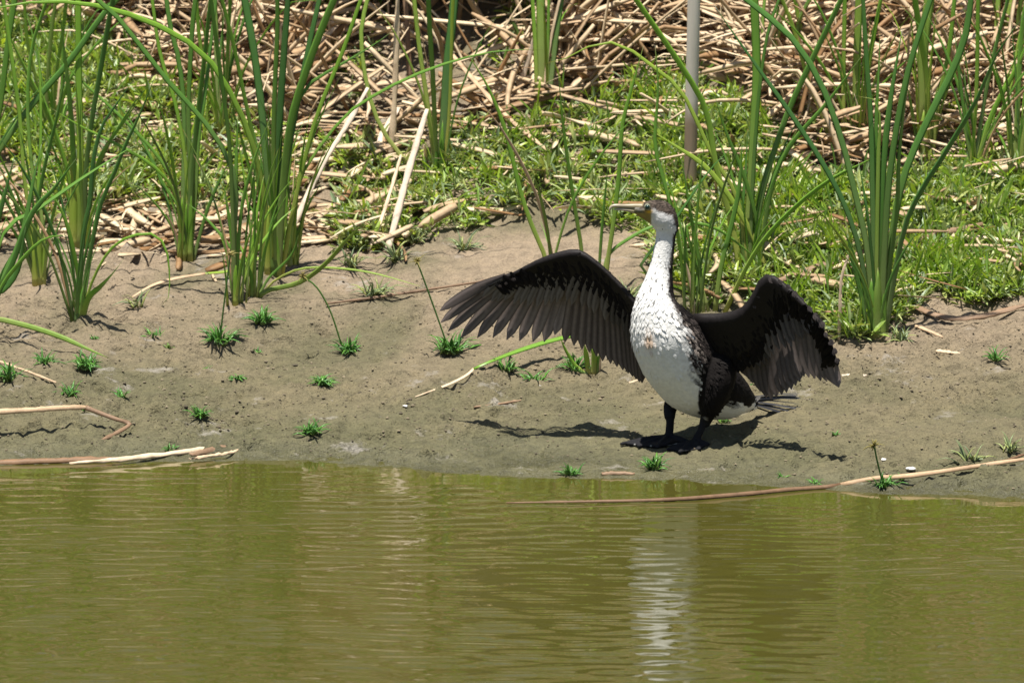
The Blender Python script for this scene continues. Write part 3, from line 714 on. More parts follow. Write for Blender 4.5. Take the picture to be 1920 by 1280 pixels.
cattail((350, 487), 'cattail of three short green stems on the sand between two taller clumps', [
    ([(340, 487), (343, 380), (345, 215), (336, 118), (319, 50), (312, -4)], 11), ([(348, 487), (357, 350), (353, 220), (360, 60), (367, -4)], 10), ([(356, 487), (366, 370), (372, 260), (385, 170), (405, -4)], 10, MD),
    ([(362, 487), (382, 415), (402, 360), (432, 296)], 8), ([(342, 487), (336, 373), (302, 302), (262, 255), (208, 202), (141, 141), (94, 94)], 7), ([(340, 487), (335, 385), (309, 333), (269, 299), (208, 265), (148, 235), (94, 202)], 7),
    ([(344, 487), (350, 330), (330, 200), (300, 100), (285, -4)], 9), ([(352, 487), (362, 300), (382, 120), (395, -4)], 11, MC)], MC, .10,
    [(336, 342, 120, 11, MC), (345, 350, 110, 10, MC), (356, 358, 130, 13, MC)])
cattail((442, 570), 'thin single-stemmed cattail rising from bare sand', [
    ([(442, 568), (440, 470), (441, 390), (443, 300), (446, 215)], 10), ([(444, 568), (446, 480), (455, 380), (480, 290), (507, 222)], 8), ([(440, 568), (438, 460), (440, 330), (386, 232), (322, 161), (269, 94), (215, 27), (178, -4)], 11),
    ([(441, 568), (436, 470), (425, 380), (417, 330)], 7), ([(442, 568), (436, 400), (430, 269), (413, 134), (395, -4)], 9)], MC, .08, [(442, 442, 80, 12, MC)])
cattail((512, 515), 'largest cattail clump with brown sheathed foot and very tall blades', [
    ([(508, 510), (506, 380), (499, 300), (490, 200), (475, 90), (458, -4)], 17, MD), ([(514, 510), (520, 380), (523, 250), (531, 120), (540, -4)], 18, MD), ([(520, 510), (530, 360), (545, 230), (575, 130), (605, 50), (628, -4)], 17),
    ([(500, 510), (488, 380), (478, 280), (458, 180), (437, 80), (415, -4)], 9), ([(504, 510), (494, 360), (470, 260), (430, 170), (380, 100), (300, 50), (200, 15), (100, 3), (0, 14), (-60, 45)], 12, MC, -.15),
    ([(524, 510), (530, 400), (545, 260), (571, 168), (640, 121), (700, 85), (741, 55)], 8), ([(528, 505), (548, 400), (590, 230), (640, 104), (678, -4)], 10), ([(506, 510), (512, 330), (514, 200), (520, 60), (520, -5)], 12, MD),
    ([(516, 510), (535, 330), (560, 180), (585, 60), (600, -5)], 13, MD), ([(500, 512), (482, 420), (470, 330), (450, 250), (432, 190)], 8)], MC, .12,
    [(503, 504, 130, 17, MP), (514, 513, 150, 20, M_orange), (522, 522, 120, 12, MC)])
cattail((548, 500), 'slim cattail with yellowing foot pressed against the largest clump', [
    ([(545, 498), (548, 430), (556, 360), (585, 260), (615, 190), (640, 140)], 8, MC), ([(552, 498), (550, 420), (565, 330), (640, 225), (700, 180), (780, 140), (860, 112), (940, 95), (1018, 94)], 7, MC, -.10), ([(540, 498), (536, 420), (540, 340), (552, 240)], 8)], MC, .06,
    [(545, 536, 75, 15, MP), (553, 555, 90, 8, MC)])
cattail((478, 560), 'broken cattail collapsed on the sand with an orange-tipped blade', [
    ([(472, 560), (472, 525), (466, 494)], 9, MC, -.03), ([(480, 558), (500, 545), (560, 530), (610, 495), (650, 450), (695, 407)], 11, M_orange, -.06), ([(484, 556), (510, 530), (560, 505), (620, 502), (700, 512), (800, 540)], 5, MP, -.03), ([(476, 560), (490, 545), (505, 520), (545, 480), (560, 440)], 6, MC)], MC, .04)
cattail((822, 335), 'cattail with two broad dark blades rising from the green mat between dry upright stalks', [
    ([(820, 332), (816, 250), (812, 150), (806, 60), (803, -4)], 11, MD), ([(826, 332), (832, 230), (838, 130), (846, 60), (852, -4)], 19, MD), ([(818, 332), (805, 220), (795, 150), (785, 80), (776, -4)], 11, MP),
    ([(830, 332), (842, 220), (846, 120), (848, 30), (850, -5)], 8, MP), ([(816, 332), (760, 300), (715, 240), (690, 170), (677, 80), (682, 30), (690, -4)], 10, MP, .1)], MC, .1, [(819, 816, 90, 10, MC), (826, 830, 110, 14, MC)])
cattail((1015, 207), 'bright green broad-stemmed cattail in front of the dark hollow in the dry heap', [
    ([(1014, 205), (1015, 120), (1014, 50), (1014, -4)], 20, MP), ([(1024, 205), (1032, 160), (1043, 67), (1053, -4)], 13, MC), ([(1008, 205), (1004, 100), (1000, 30), (998, -4)], 11, MC)], MC, .06, [(1012, 1012, 60, 18, MP), (1020, 1022, 50, 12, MP)])
cattail((1040, 530), 'thin cattail with separate upright blades standing behind the outstretched wing', [
    ([(1035, 530), (1018, 470), (1000, 430), (979, 370), (962, 302), (942, 228), (912, 158), (875, 98)], 10), ([(1095, 530), (1090, 465), (1080, 403), (1067, 319), (1056, 235), (1046, 128)], 9), ([(1135, 530), (1140, 485), (1150, 420), (1160, 336), (1167, 235), (1184, 168), (1207, 85)], 10),
    ([(1122, 530), (1125, 480), (1130, 413), (1140, 309)], 7), ([(1130, 530), (1140, 480), (1175, 450), (1228, 423), (1290, 410)], 8, MC, .04)], MC, .05)
cattail((1300, 590), 'cattail spreading narrow blades just behind the bird and below the pole', [
    ([(1300, 585), (1290, 510), (1270, 440), (1262, 400), (1245, 340), (1228, 269), (1234, 168), (1228, 84)], 9), ([(1320, 588), (1312, 500), (1298, 420), (1285, 340), (1278, 300)], 8), ([(1340, 588), (1352, 500), (1372, 420), (1386, 350), (1392, 260)], 11, MD),
    ([(1358, 588), (1400, 500), (1440, 440), (1500, 380), (1560, 335), (1610, 310), (1662, 285)], 10, MC, -.04), ([(1330, 588), (1300, 480), (1290, 420), (1345, 430), (1400, 470), (1440, 505)], 7), ([(1200, 590), (1215, 520), (1200, 500), (1260, 420), (1330, 320), (1375, 275)], 7, MD)], MC, .05)
cattail((1405, 520), 'cattail with one thick upright stem and arching blades beyond the folded wing', [
    ([(1396, 516), (1404, 403), (1414, 235), (1419, 134), (1414, -4)], 18, MC), ([(1415, 516), (1424, 386), (1468, 235), (1515, 128), (1579, -4)], 13, MC), ([(1420, 516), (1445, 360), (1480, 275), (1549, 195), (1619, 101)], 10),
    ([(1390, 516), (1372, 420), (1342, 310), (1324, 208), (1280, 128), (1190, -4)], 13, MC), ([(1400, 516), (1385, 380), (1335, 290), (1280, 175), (1230, 130), (1175, 90), (1125, 80), (1060, 110), (1018, 121)], 9, MP), ([(1440, 516), (1400, 420), (1330, 320), (1260, 270), (1220, 245)], 12, MP),
    ([(1405, 516), (1412, 330), (1424, 170), (1440, 60), (1462, -4)], 9), ([(1398, 516), (1390, 430), (1398, 320), (1402, 240)], 9, MD), ([(1430, 516), (1420, 420), (1395, 330), (1362, 250), (1340, 180)], 9)], MC, .1)
cattail((1645, 632), 'big dark cattail fan with a pale sheathed foot beside the folded wing', [
    ([(1638, 628), (1640, 500), (1637, 410), (1633, 230), (1625, 120), (1618, -4)], 13), ([(1645, 628), (1650, 480), (1655, 330), (1668, 200), (1684, 100), (1692, 55)], 14, MD), ([(1650, 628), (1658, 480), (1668, 330), (1692, 180), (1715, 90), (1746, -4)], 15, MD),
    ([(1654, 628), (1668, 480), (1692, 340), (1737, 230), (1787, 130), (1812, 60), (1821, -4)], 15, MD), ([(1658, 628), (1690, 450), (1720, 370), (1770, 290), (1830, 190), (1870, 100), (1922, 28)], 12, MD, -.1), ([(1636, 628), (1628, 480), (1600, 350), (1580, 270), (1545, 170), (1500, 90), (1450, 40), (1395, -4)], 14),
    ([(1632, 628), (1618, 500), (1590, 400), (1545, 310), (1480, 210), (1430, 140), (1380, 70), (1338, 8)], 12, MD), ([(1643, 628), (1644, 480), (1647, 300), (1650, 225), (1640, 188), (1605, 180)], 9, MP), ([(1656, 628), (1668, 500), (1682, 390), (1686, 290), (1700, 170), (1724, 70)], 12, MC),
    ([(1632, 630), (1612, 540), (1596, 480), (1588, 440)], 11, MD), ([(1650, 628), (1646, 400), (1642, 260), (1648, 120), (1650, 60)], 13, MD)], MD, .10, [(1638, 1634, 110, 20, MC), (1646, 1646, 130, 24, MP), (1655, 1660, 100, 16, MC)])
cattail((1735, 296), 'stout pale yellow cattail stem standing in front of the dry heap', [
    ([(1733, 292), (1731, 180), (1731, 90), (1743, -4)], 24, MP), ([(1742, 292), (1738, 150), (1726, 70), (1715, -4)], 12, MC), ([(1748, 292), (1758, 200), (1780, 90), (1790, -4)], 10, MC), ([(1726, 292), (1715, 240), (1705, 180), (1700, 160)], 9, MP)], MP, .06, [(1733, 1732, 90, 26, MP)])
cattail((1606, 270), 'pale green cattail stem rising out of the dry heap behind the dark fan', [
    ([(1604, 268), (1606, 134), (1611, -4)], 17, MP), ([(1582, 300), (1581, 200), (1582, 110), (1584, -4)], 10, MC, 0), ([(1569, 312), (1542, 218), (1515, 151), (1490, 60), (1465, -4)], 8, MP, 0), ([(1612, 268), (1625, 150), (1640, 60), (1652, -4)], 11, MC)], MC, .06)
cattail((1828, 332), 'cattail with thin light green blades in the mat beside the stout yellow stem', [
    ([(1820, 330), (1831, 168), (1834, -4)], 9), ([(1824, 330), (1844, 200), (1864, 100), (1891, -4)], 10), ([(1826, 330), (1860, 215), (1911, 118), (1930, 60)], 12), ([(1830, 330), (1812, 240), (1800, 150), (1790, 60)], 8), ([(1826, 330), (1838, 260), (1880, 180), (1905, 140)], 8)], MC, .08)
cattail((1908, 326), 'broad-bladed cattail growing past the thin light green one', [
    ([(1904, 324), (1909, 180), (1916, 60), (1926, -4)], 14, MC), ([(1912, 324), (1920, 250), (1950, 120), (1970, -4)], 10, MC), ([(1900, 324), (1890, 220), (1905, 100), (1918, 30)], 9, MP)], MC, .08)
cattail((1112, 698), 'cut cattail stub sprouting from the mud below the outstretched wing', [
    ([(1104, 696), (1100, 672), (1096, 645)], 12, MP, -.02), ([(1114, 696), (1115, 668), (1113, 640)], 14, MP, -.02), ([(1122, 696), (1124, 672), (1127, 655)], 9, MC, -.02), ([(1098, 698), (1075, 680), (1060, 655), (1050, 632)], 7, MC, -.04), ([(1105, 698), (1085, 695), (1072, 690), (1062, 672)], 6, MC, -.03)], MP, .02)
cattail((95, 260), 'young cattail behind the tall sandy-end clumps, among leafy weeds', [
    ([(92, 258), (88, 170), (95, 80), (105, -4)], 9, MP), ([(98, 258), (104, 150), (118, 60), (125, -4)], 8, MC), ([(88, 258), (70, 160), (52, 80), (45, -4)], 8, MC), ([(96, 258), (120, 180), (150, 100), (160, 40)], 7, MC)], MC, .08)
cattail((415, 255), 'narrow cattail between the three-stemmed one and the largest clump, rooted in dry litter', [
    ([(413, 252), (408, 150), (405, 60), (402, -4)], 12, MP), ([(418, 252), (425, 150), (428, 70), (432, -4)], 9, MC), ([(410, 252), (395, 170), (375, 80), (368, -4)], 9, MC)], MC, .08)
cattail((1450, 170), 'cattail with fine blades behind the pole in the dry heap', [
    ([(1440, 168), (1432, 100), (1430, 40), (1434, -4)], 8, MC), ([(1448, 168), (1455, 90), (1470, 30), (1478, -4)], 8, MP), ([(1500, 150), (1505, 80), (1496, 30), (1490, -4)], 10, MC, 0), ([(1455, 168), (1490, 90), (1498, 40), (1520, -4)], 9, MC)], MC, .05)
cattail((1880, 150), 'yellowing cattail half buried in the heap behind the thin light green blades', [
    ([(1885, 148), (1890, 70), (1893, -4)], 18, MP), ([(1875, 148), (1868, 80), (1872, -4)], 12, MC), ([(1893, 148), (1905, 70), (1915, -4)], 10, MP)], MP, .05)

# --- dry stalks one can pick out
def dry_stalk(name, pts, w, label, mat=None, cat='dry reed', lift=0.0, Y=None, thick=.45, group=None, lean=0.0, k=7, taper=.55):
    pts = np.array(pts, float)
    if Y is None:
        P = ghit(pts[:, 0], pts[:, 1] + 0.0) + np.array([0, 0, w * .5 * PXM * thick])
        if np.ndim(lift) or lift:
            lf = np.broadcast_to(lift, len(pts)); gp = ghit(pts[:, 0], pts[:, 1] + lf / PXM * .98); P = gp + np.array([0, 0, 1.0]) * (lf[:, None] + w * .5 * PXM * thick)
    else:
        L = np.r_[0, np.cumsum(np.linalg.norm(np.diff(pts, axis=0), axis=1))]; P = W(pts[:, 0], pts[:, 1], Y + lean * L / L[-1])
    C = spline(P, max(8, 5 * len(pts))); n = len(C)
    pr = np.interp(np.linspace(0, 1, n), [0, .1, .85, 1], [.8, 1, .9, taper]) * (1 + .10 * lrng.normal(size=n))
    V, F, t = strap(C, w * .5 * PXM, thick, (0, -.75, .66), pr, k)
    V = V + lrng.normal(0, .0006, V.shape)
    o = mesh(name, V, F, mat or M_dry, None, True, {'t': t}, None, C[0]); tag(o, label, cat, group)
    return o
Yg = lambda x, y: g1(x, y)[1]
dry_stalk('dry_reed', [(548, 430), (580, 360), (612, 295), (650, 235), (690, 165)], 14, 'bleached dry reed leaning up from the largest cattail clump', M_dry_pale, Y=Yg(548, 432), lean=.25)
dry_stalk('dry_reed', [(726, 472), (745, 400), (772, 300), (801, 205)], 15, 'pale straight dry reed propped on the mat, ringed with nodes', M_dry_pale, Y=Yg(728, 474), lean=.3)
dry_stalk('dry_reed', [(690, 470), (712, 420), (735, 350), (752, 290)], 9, 'thinner dry reed lying parallel beside the pale ringed one', M_dry, Y=Yg(690, 472), lean=.2)
dry_stalk('dry_reed', [(848, 97), (905, 165), (965, 230), (1040, 292)], 11, 'tan dry reed sloping down across the mat from the dark-bladed cattail', M_dry, lift=np.array([.10, .09, .06, .03]))
dry_stalk('dry_reed', [(733, 300), (740, 180), (744, 60), (746, -20)], 13, 'upright tan dry stalk standing in the heap', M_dry, Y=Yg(733, 302), lean=.05)
dry_stalk('dry_reed', [(768, 150), (764, 60), (758, -20)], 12, 'upright brown dry stalk next to the tan upright one', M_dry_brown, Y=Yg(768, 152) , lean=.05)
dry_stalk('dry_reed', [(705, 290), (720, 245), (748, 198)], 15, 'broad grey dead leaf curling above the mat', M_dry_pale, lift=np.array([.03, .05, .06]), thick=.2)
dry_stalk('dry_reed', [(1023, 68), (1150, 69), (1280, 70), (1460, 77)], 10, 'long level dry reed resting across the heap behind the pole', M_dry, lift=.10)
dry_stalk('dry_reed', [(992, 150), (985, 100), (970, 60), (958, 30)], 10, 'snapped stub fading from green to orange before the dark hollow', M_orange, Y=Yg(992, 152))
dry_stalk('dry_reed', [(965, 190), (985, 130), (1005, 60)], 12, 'whitish dead blade leaning beside the bright green cattail', M_dry_pale, Y=Yg(965, 192), thick=.2)
dry_stalk('dry_reed', [(1440, 535), (1540, 500), (1640, 468), (1700, 455), (1770, 437), (1843, 421)], 15, 'long dark brown reed stalk lying through the mat behind the folded wing', M_dry_brown, lift=.04)
dry_stalk('dry_reed', [(1573, 640), (1575, 580), (1578, 520), (1592, 478)], 7, 'thin orange-brown dead blade hanging by the big dark fan', M_dry, Y=Yg(1573, 640), thick=.2)
dry_stalk('twig', [(610, 571), (700, 560), (800, 545), (900, 530), (985, 517)], 6, 'long thin brown twig lying on sand and ending behind the outstretched wing', M_dry_brown, 'twig', lift=.008, thick=.8)
dry_stalk('twig', [(888, 765), (930, 760), (977, 752)], 5, 'short brown twig on the mud below the outstretched wing', M_dry_brown, 'twig', thick=.8)
dry_stalk('twig', [(-10, 676), (40, 694), (105, 719)], 6, 'grey twig stuck on the mud beside the drooping pale blade', M_dry, 'twig', lift=.012, thick=.8)
bent = thing('bent_reed', g1(100, 770), 'tan reed stalk on the mud, snapped with its dark end folded back', 'dry reed')
for nm, pts, w, m in (('stalk', [(-30, 775, .06), (60, 770, .065), (120, 766, .06), (166, 765, .055)], 13, M_dry), ('broken_end', [(160, 765, .055), (190, 777, .04), (222, 789, .025), (243, 797, .012), (222, 812, .006), (188, 829, .003)], 10, M_dry_brown)):
    a = np.array(pts); P = ghit(a[:, 0], a[:, 1] + a[:, 2] / PXM * .98) + np.array([0, 0, 1.]) * (a[:, 2:3] + .004)
    C = spline(P, 22); V, F, t = strap(C, w * .5 * PXM, .6, (0, -.75, .66), np.interp(np.linspace(0, 1, 22), [0, .9, 1], [1, .95, .4]) * (1 + .08 * lrng.normal(size=22)), 8)
    mesh(nm, V, F, m, bent, True, {'t': t})
lg = thing('driftwood', g1(300, 855), 'split pale driftwood reed with dark broken end at the water edge', 'driftwood')
for nm, pts, w, m in (('shaft', [(130, 868), (210, 862), (290, 854), (350, 846), (405, 839)], 12, M_dry), ('broken_end', [(358, 852), (395, 845), (430, 838), (458, 833)], 17, M_dry_brown), ('splinter', [(355, 860), (390, 855), (424, 850), (450, 843)], 7, M_dry)):
    a = np.array(pts, float); P = at_z(a[:, 0], a[:, 1], .014)
    C = spline(P, 20); V, F, t = strap(C, w * .5 * PXM, .6, (0, -.75, .66), np.interp(np.linspace(0, 1, 20), [0, .3, .9, 1], [.4, 1, .95, .35]) * (1 + .12 * lrng.normal(size=20)), 8)
    mesh(nm, V + lrng.normal(0, .0012, V.shape), F, m, lg, True, {'t': t})
dry_stalk('sodden_reed', [(-40, 873), (50, 869), (130, 866), (210, 863)], 14, 'sodden brown reed afloat beyond the driftwood', M_wet, Y=None, thick=.5)
a = np.array([(950, 942), (1080, 940), (1250, 936), (1400, 925), (1480, 917), (1560, 911), (1640, 907), (1700, 903), (1760, 895), (1820, 886), (1880, 877), (1960, 866)], float)
lr = thing('long_reed', g1(1640, 907), 'long bent reed running from the mud into the water, rusty where wet', 'dry reed')
Pd = ghit(a[:, 0], a[:, 1]); Pw = at_z(a[:, 0], a[:, 1], .006); P = np.where((Pd[:, 2] < .008)[:, None], Pw, Pd + np.array([0, 0, .016]))
C = spline(P, 40)
for nm, s0, s1, m in (('wet_end', 0, 25, M_wet), ('dry_end', 24, 40, M_dry)):
    Cs = C[s0:s1]; n = len(Cs); pr = np.interp(np.linspace(0, 1, n), [0, .6, 1], [.35, 1, 1]) if nm == 'wet_end' else np.interp(np.linspace(0, 1, n), [0, .3, 1], [1, 1.25, .8])
    V, F, t = strap(Cs, 4.6 * PXM, .5, (0, -.75, .66), pr * (1 + .06 * lrng.normal(size=n)), 8); mesh(nm, V, F, m, lr, True, {'t': t})
dry_stalk('reed_fragment', [(1128, 890), (1160, 889), (1190, 890)], 9, 'dark sodden reed fragment floating at the waterline below the bird', M_dry_brown, 'dry reed', thick=.5)
dry_stalk('dry_leaf', [(1180, 718), (1195, 714), (1213, 709)], 6, 'small orange dead leaf on mud under the wing tip', M_dry, 'dead leaf', thick=.2)
dry_stalk('dry_leaf', [(1578, 704), (1600, 703), (1625, 704)], 6, 'pale dead leaf on mud beside the folded wing tip', M_dry_pale, 'dead leaf', thick=.2)
dry_stalk('dry_leaf', [(1487, 425), (1520, 432), (1555, 440), (1588, 447)], 11, 'pale curled dead leaf lying on the mat behind the folded wing', M_dry_pale, 'dead leaf', lift=.05, thick=.25)
dry_stalk('dry_leaf', [(1690, 560), (1715, 575), (1750, 590), (1790, 598), (1850, 592), (1925, 572)], 14, 'brown dead leaf folded along the edge of the mat beside the big dark fan', M_dry_brown, 'dead leaf', lift=.012, thick=.25)
dry_stalk('dry_leaf', [(1716, 612), (1742, 622), (1768, 634)], 8, 'short straw piece on the sand under the big dark fan', M_dry, 'dead leaf', thick=.4)
dry_stalk('dry_leaf', [(1755, 659), (1775, 661), (1800, 664)], 8, 'broken straw chip lying on bare mud above the lone small tuft', M_dry, 'dead leaf', thick=.4)
dry_stalk('red_stem', [(1838, 884), (1870, 872), (1925, 853)], 7, 'reddish creeping stem on the mud behind the long bent reed', M_wet, 'stem', lift=.004, thick=.8)
dl = thing('fallen_blade', g1(880, 705), 'long cattail blade lying on the mud, green turning tan at its thin end', 'fallen leaf')
for nm, pts, w, m in (('green_half', [(1075, 628, .06), (1020, 642, .055), (960, 662, .045), (915, 680, .03), (888, 692, .02)], 12, M_cattail), ('dry_half', [(890, 691, .02), (872, 706, .012), (840, 722, .006), (808, 734, .003), (778, 745, .002)], 7, M_dry)):
    q = np.array(pts); P = ghit(q[:, 0], q[:, 1] + q[:, 2] / PXM * .98) + np.array([0, 0, 1.]) * (q[:, 2:3] + .002)
    C = spline(P, 18); V, F, t = strap(C, w * .5 * PXM, .22, (0, -.6, .8), np.interp(np.linspace(0, 1, 18), [0, .5, 1], [1, 1, .5 if m is M_cattail else .3]), 6); mesh(nm, V, F, m, dl, True, {'t': np.clip(t * .5 + .42, 0, .9)})
dl = thing('fallen_blade', g1(420, 512), 'withered blade lying in an arc on the sand behind the thin cattail', 'fallen leaf')
for nm, pts, w, m in (('dry_half', [(248, 558, .004), (285, 536, .012), (330, 522, .02), (385, 513, .02)], 9, M_dry), ('green_half', [(383, 513, .02), (430, 508, .02), (470, 490, .03), (520, 470, .05)], 10, M_cattail_pale)):
    q = np.array(pts); P = ghit(q[:, 0], q[:, 1] + q[:, 2] / PXM * .98) + np.array([0, 0, 1.]) * (q[:, 2:3] + .002)
    C = spline(P, 16); V, F, t = strap(C, w * .5 * PXM, .22, (0, -.6, .8), np.interp(np.linspace(0, 1, 16), [0, .5, 1], [.6, 1, .8]), 6); mesh(nm, V, F, m, dl, True, {'t': np.clip(t * .5 + .42, 0, .9)})

# the pole
pb = g1(1293, 372); top = W(1304, -330, pb[1] + .02)
Cp = spline(np.array([pb - [0, 0, .05], W(1297, 180, pb[1]), W(1301, 0, pb[1]), top]), 16)
V, F = loft(Cp, .0195, .0195, np.array([0, 1., 0]), 20)
tag(mesh('pole', V, F, M_pole, None, True, None, None, pb), 'upright weathered pole, whitish above and muddy brown below', 'pole')

# --- grass tufts on the mud
def tuft(px, py, r, label, nb=None, h=1.0, mat=None, sedge=None, name='grass_tuft', group='small tufts on the mud', flat=.55):
    p = g1(px, py); rr = r * PXM * 1.2; bg = Bag(); nb = int((nb or int(16 + r * .7)) * 1.35)
    for i in range(nb):
        a = lrng.uniform(0, 6.28); e = lrng.uniform(.15, 1.15) * flat / .55; L = rr * lrng.uniform(.55, 1.25) * h
        d = np.array([math.cos(a) * math.cos(e), math.sin(a) * math.cos(e), math.sin(e)])
        b0 = p + np.array([lrng.normal(0, rr * .16), lrng.normal(0, rr * .16), -.003])
        C = spline(np.array([b0, b0 + d * L * .5 + [0, 0, L * .12], b0 + d * L * .95 - [0, 0, L * .10]]), 6)
        C[:, 2] = np.maximum(C[:, 2], height(C[:, 0], C[:, 1], False) - .004)
        V, F, t = strap(C, lrng.uniform(.0018, .0040) * (.8 + r / 90), .3, nrm([d[0] * -.5, d[1] * -.5 - .5, 1]), np.interp(np.linspace(0, 1, 6), [0, .4, 1], [.8, 1, .1]), 4); bg.add(V, F, t)
    if not sedge:
        return tag(bg.build(name, mat or M_grass, None, p), label, 'grass tuft', group)
    o = thing('sedge', p, label, 'sedge', 'sedges with a bent flower stem')
    bg.build('leaf_tuft', mat or M_grass, o)
    s = np.array(sedge, float); P = W(s[:, 0], s[:, 1], p[1] + np.linspace(0, -.02, len(s)))
    C = spline(P, 14); V, F, t = strap(C, .0024, .9, None, np.ones(14), 6); mesh('stem', V, F, M_cattail_dark, o, True, {'t': .4 + t * .4})
    fl = Bag()
    for i in range(34):
        d = nrm(lrng.normal(size=3) + [0, 0, .5]); L = lrng.uniform(.008, .02)
        V, F, t = strap(np.array([C[-1], C[-1] + d * L * .6, C[-1] + d * L]), .0016, .7, nrm(lrng.normal(size=3)), np.array([.6, 1, .2]), 4); fl.add(V, F, t)
    for i in range(4):
        d = nrm(lrng.normal(size=3) * [1, 1, .5]); L = lrng.uniform(.025, .05)
        V, F, t = strap(spline(np.array([C[-1], C[-1] + d * L * .6, C[-1] + d * L - [0, 0, .008]]), 5), .0016, .3, (0, -.7, .7), np.array([1, 1, .9, .6, .1]), 4); fl.add(V, F, t)
    fl.build('flower_head', M_flower, o)
    return o
tuft(412, 645, 46, 'sedge in a wide leafy tuft with straight dark stem and spiky head', sedge=[(412, 640), (420, 570), (432, 478)])
tuft(652, 660, 36, 'sedge with bowed stem leaning towards the thin cattail', sedge=[(640, 645), (620, 585), (595, 540), (568, 518)])
tuft(845, 660, 46, 'sedge with slanted straight stem right beside the wing tip', sedge=[(838, 645), (815, 580), (795, 525), (782, 490)])
tuft(1658, 912, 28, 'small sedge growing over the long bent reed at the water', sedge=[(1655, 905), (1645, 865), (1639, 835)])
tuft(490, 605, 36, 'grass tuft behind the wide sedge, beneath the broken cattail')
tuft(290, 634, 32, 'sparse grass tuft of few broad blades beside the wide sedge', 12)
tuft(318, 652, 14, 'tiny yellow-green seedling close to the sparse broad-bladed tuft', 8, mat=M_cattail_pale)
tuft(86, 684, 32, 'dense grass tuft close under the drooping pale blade')
tuft(163, 690, 36, 'grass tuft just past the tip of the drooping pale blade')
tuft(136, 742, 34, 'grass tuft with one broad upright blade above the bent reed', 18)
tuft(226, 744, 24, 'spiky grass tuft near the folded end of the bent reed', 14)
tuft(376, 780, 28, 'grass tuft among dark clods between the bent reed and the driftwood')
tuft(585, 812, 30, 'grass tuft standing alone on smooth mud near the water, past the driftwood')
tuft(606, 720, 30, 'flattened grass tuft on mud below the bow-stemmed sedge', flat=.35)
tuft(445, 710, 18, 'small flat grass tuft below the wide sedge', flat=.3)
tuft(392, 694, 14, 'wispy grass tuft below the wide sedge', 8)
tuft(480, 662, 16, 'wispy grass tuft next to the wide sedge', 8)
tuft(320, 845, 18, 'little grass tuft touching the driftwood shaft')
tuft(178, 636, 14, 'tiny grass tuft under the slender dark cattail', 8)
tuft(158, 768, 10, 'tiny grass sprig at the break of the bent reed', 6)
tuft(15, 712, 46, 'large leafy tuft by the grey twig', 26)
tuft(948, 694, 38, 'grass tuft with curling thin blades behind the long fallen blade', 16)
tuft(1000, 716, 36, 'grass tuft with blades lying over, near the cut cattail stub', 16, flat=.4)
tuft(1078, 690, 34, 'grass tuft growing against the cut cattail stub')
tuft(1068, 889, 24, 'grass tuft at the waterline by the sodden reed fragment')
tuft(1225, 878, 30, "bright grass tuft on the mud in front of the bird's feet", 26, h=1.2)
tuft(1465, 895, 14, 'small grass tuft by the waterline beneath the folded wing shadow', 9)
tuft(1530, 906, 16, 'grass tuft touching the rusty wet part of the long reed', 10)
tuft(1818, 868, 44, 'branching tuft with fleshy blades behind the long bent reed', 18, mat=M_mat_grey)
tuft(1893, 845, 36, 'tuft with fleshy blades growing on the reddish stem', 16, mat=M_mat_grey)
tuft(1866, 674, 30, 'lone small tuft on bare mud past the big dark fan', 18)
tuft(702, 556, 40, 'bushy narrow-leaved weed on sand over the long thin twig', 26, h=1.4, mat=M_mat_grey)
tuft(258, 575, 26, 'wispy grey-green grass on the sand beside the slender dark cattail', 10, h=1.6, mat=M_mat_grey)
tuft(1690, 640, 36, 'leafy weed on the sand right under the big dark fan', 18, mat=M_mat_grey)
tuft(1355, 790, 22, 'low grass tuft behind the bird, under its tail', 12)
tuft(1427, 722, 28, 'green tuft showing in the gap under the folded wing', 16, h=1.3)
tuft(1690, 898, 16, 'small tuft just behind the long bent reed near the small sedge', 9)
tuft(1565, 815, 12, 'tiny weed on the mud below the tail tip', 7)
tuft(1000, 570, 40, 'leafy weed hidden partly by the outstretched wing', 20, h=1.3, mat=M_mat_grey)
for (x, y, wl_) in ((1180, 560, 'narrow-leaved weed on sand close behind the neck'), (1150, 575, 'narrow-leaved weed behind the wing joint near the neck'), (780, 455, 'narrow-leaved weed at the mat edge past the ringed dry reed'), (660, 500, 'narrow-leaved weed under the orange blade tip'), (745, 490, 'narrow-leaved weed at the foot of the ringed dry reed'), (870, 470, 'narrow-leaved weed on bare sand above the wing tip')):
    tuft(x, y, 34, wl_, 20, h=1.4, mat=M_mat_grey, group='weeds along the mat edge')
for (x, y, r, lb) in ((1372, 775, 10, 0), (1010, 722, 13, 'crumpled white feather scrap beside the tuft of lying blades'), (1485, 858, 10, 'cluster of small tan snail shells on mud below the folded wing'), (1655, 862, 14, 'flat pale pebble on mud above the small sedge'), (1710, 880, 15, 'white dropping crust on mud past the small sedge'), (760, 762, 8, 'single white shell fragment on open mud')):
    if not lb: continue
    p = g1(x, y); bg = Bag()
    for q in range(5 if r < 14 else 3):
        c = p + np.array([lrng.normal(0, r * .3 * PXM), lrng.normal(0, r * .4 * PXM), .002]); V, F = ball(c, r * PXM * lrng.uniform(.25, .45), 8)
        V = c + (V - c) * np.array([1.3, 1.2, .45]) + lrng.normal(0, .0008, V.shape); bg.add(V, F)
    tag(bg.build('shell_fragment' if 'shell' in lb else 'pale_fragment', M_shell if 'tan' not in lb else M_dry, None, p), lb, 'fragment')

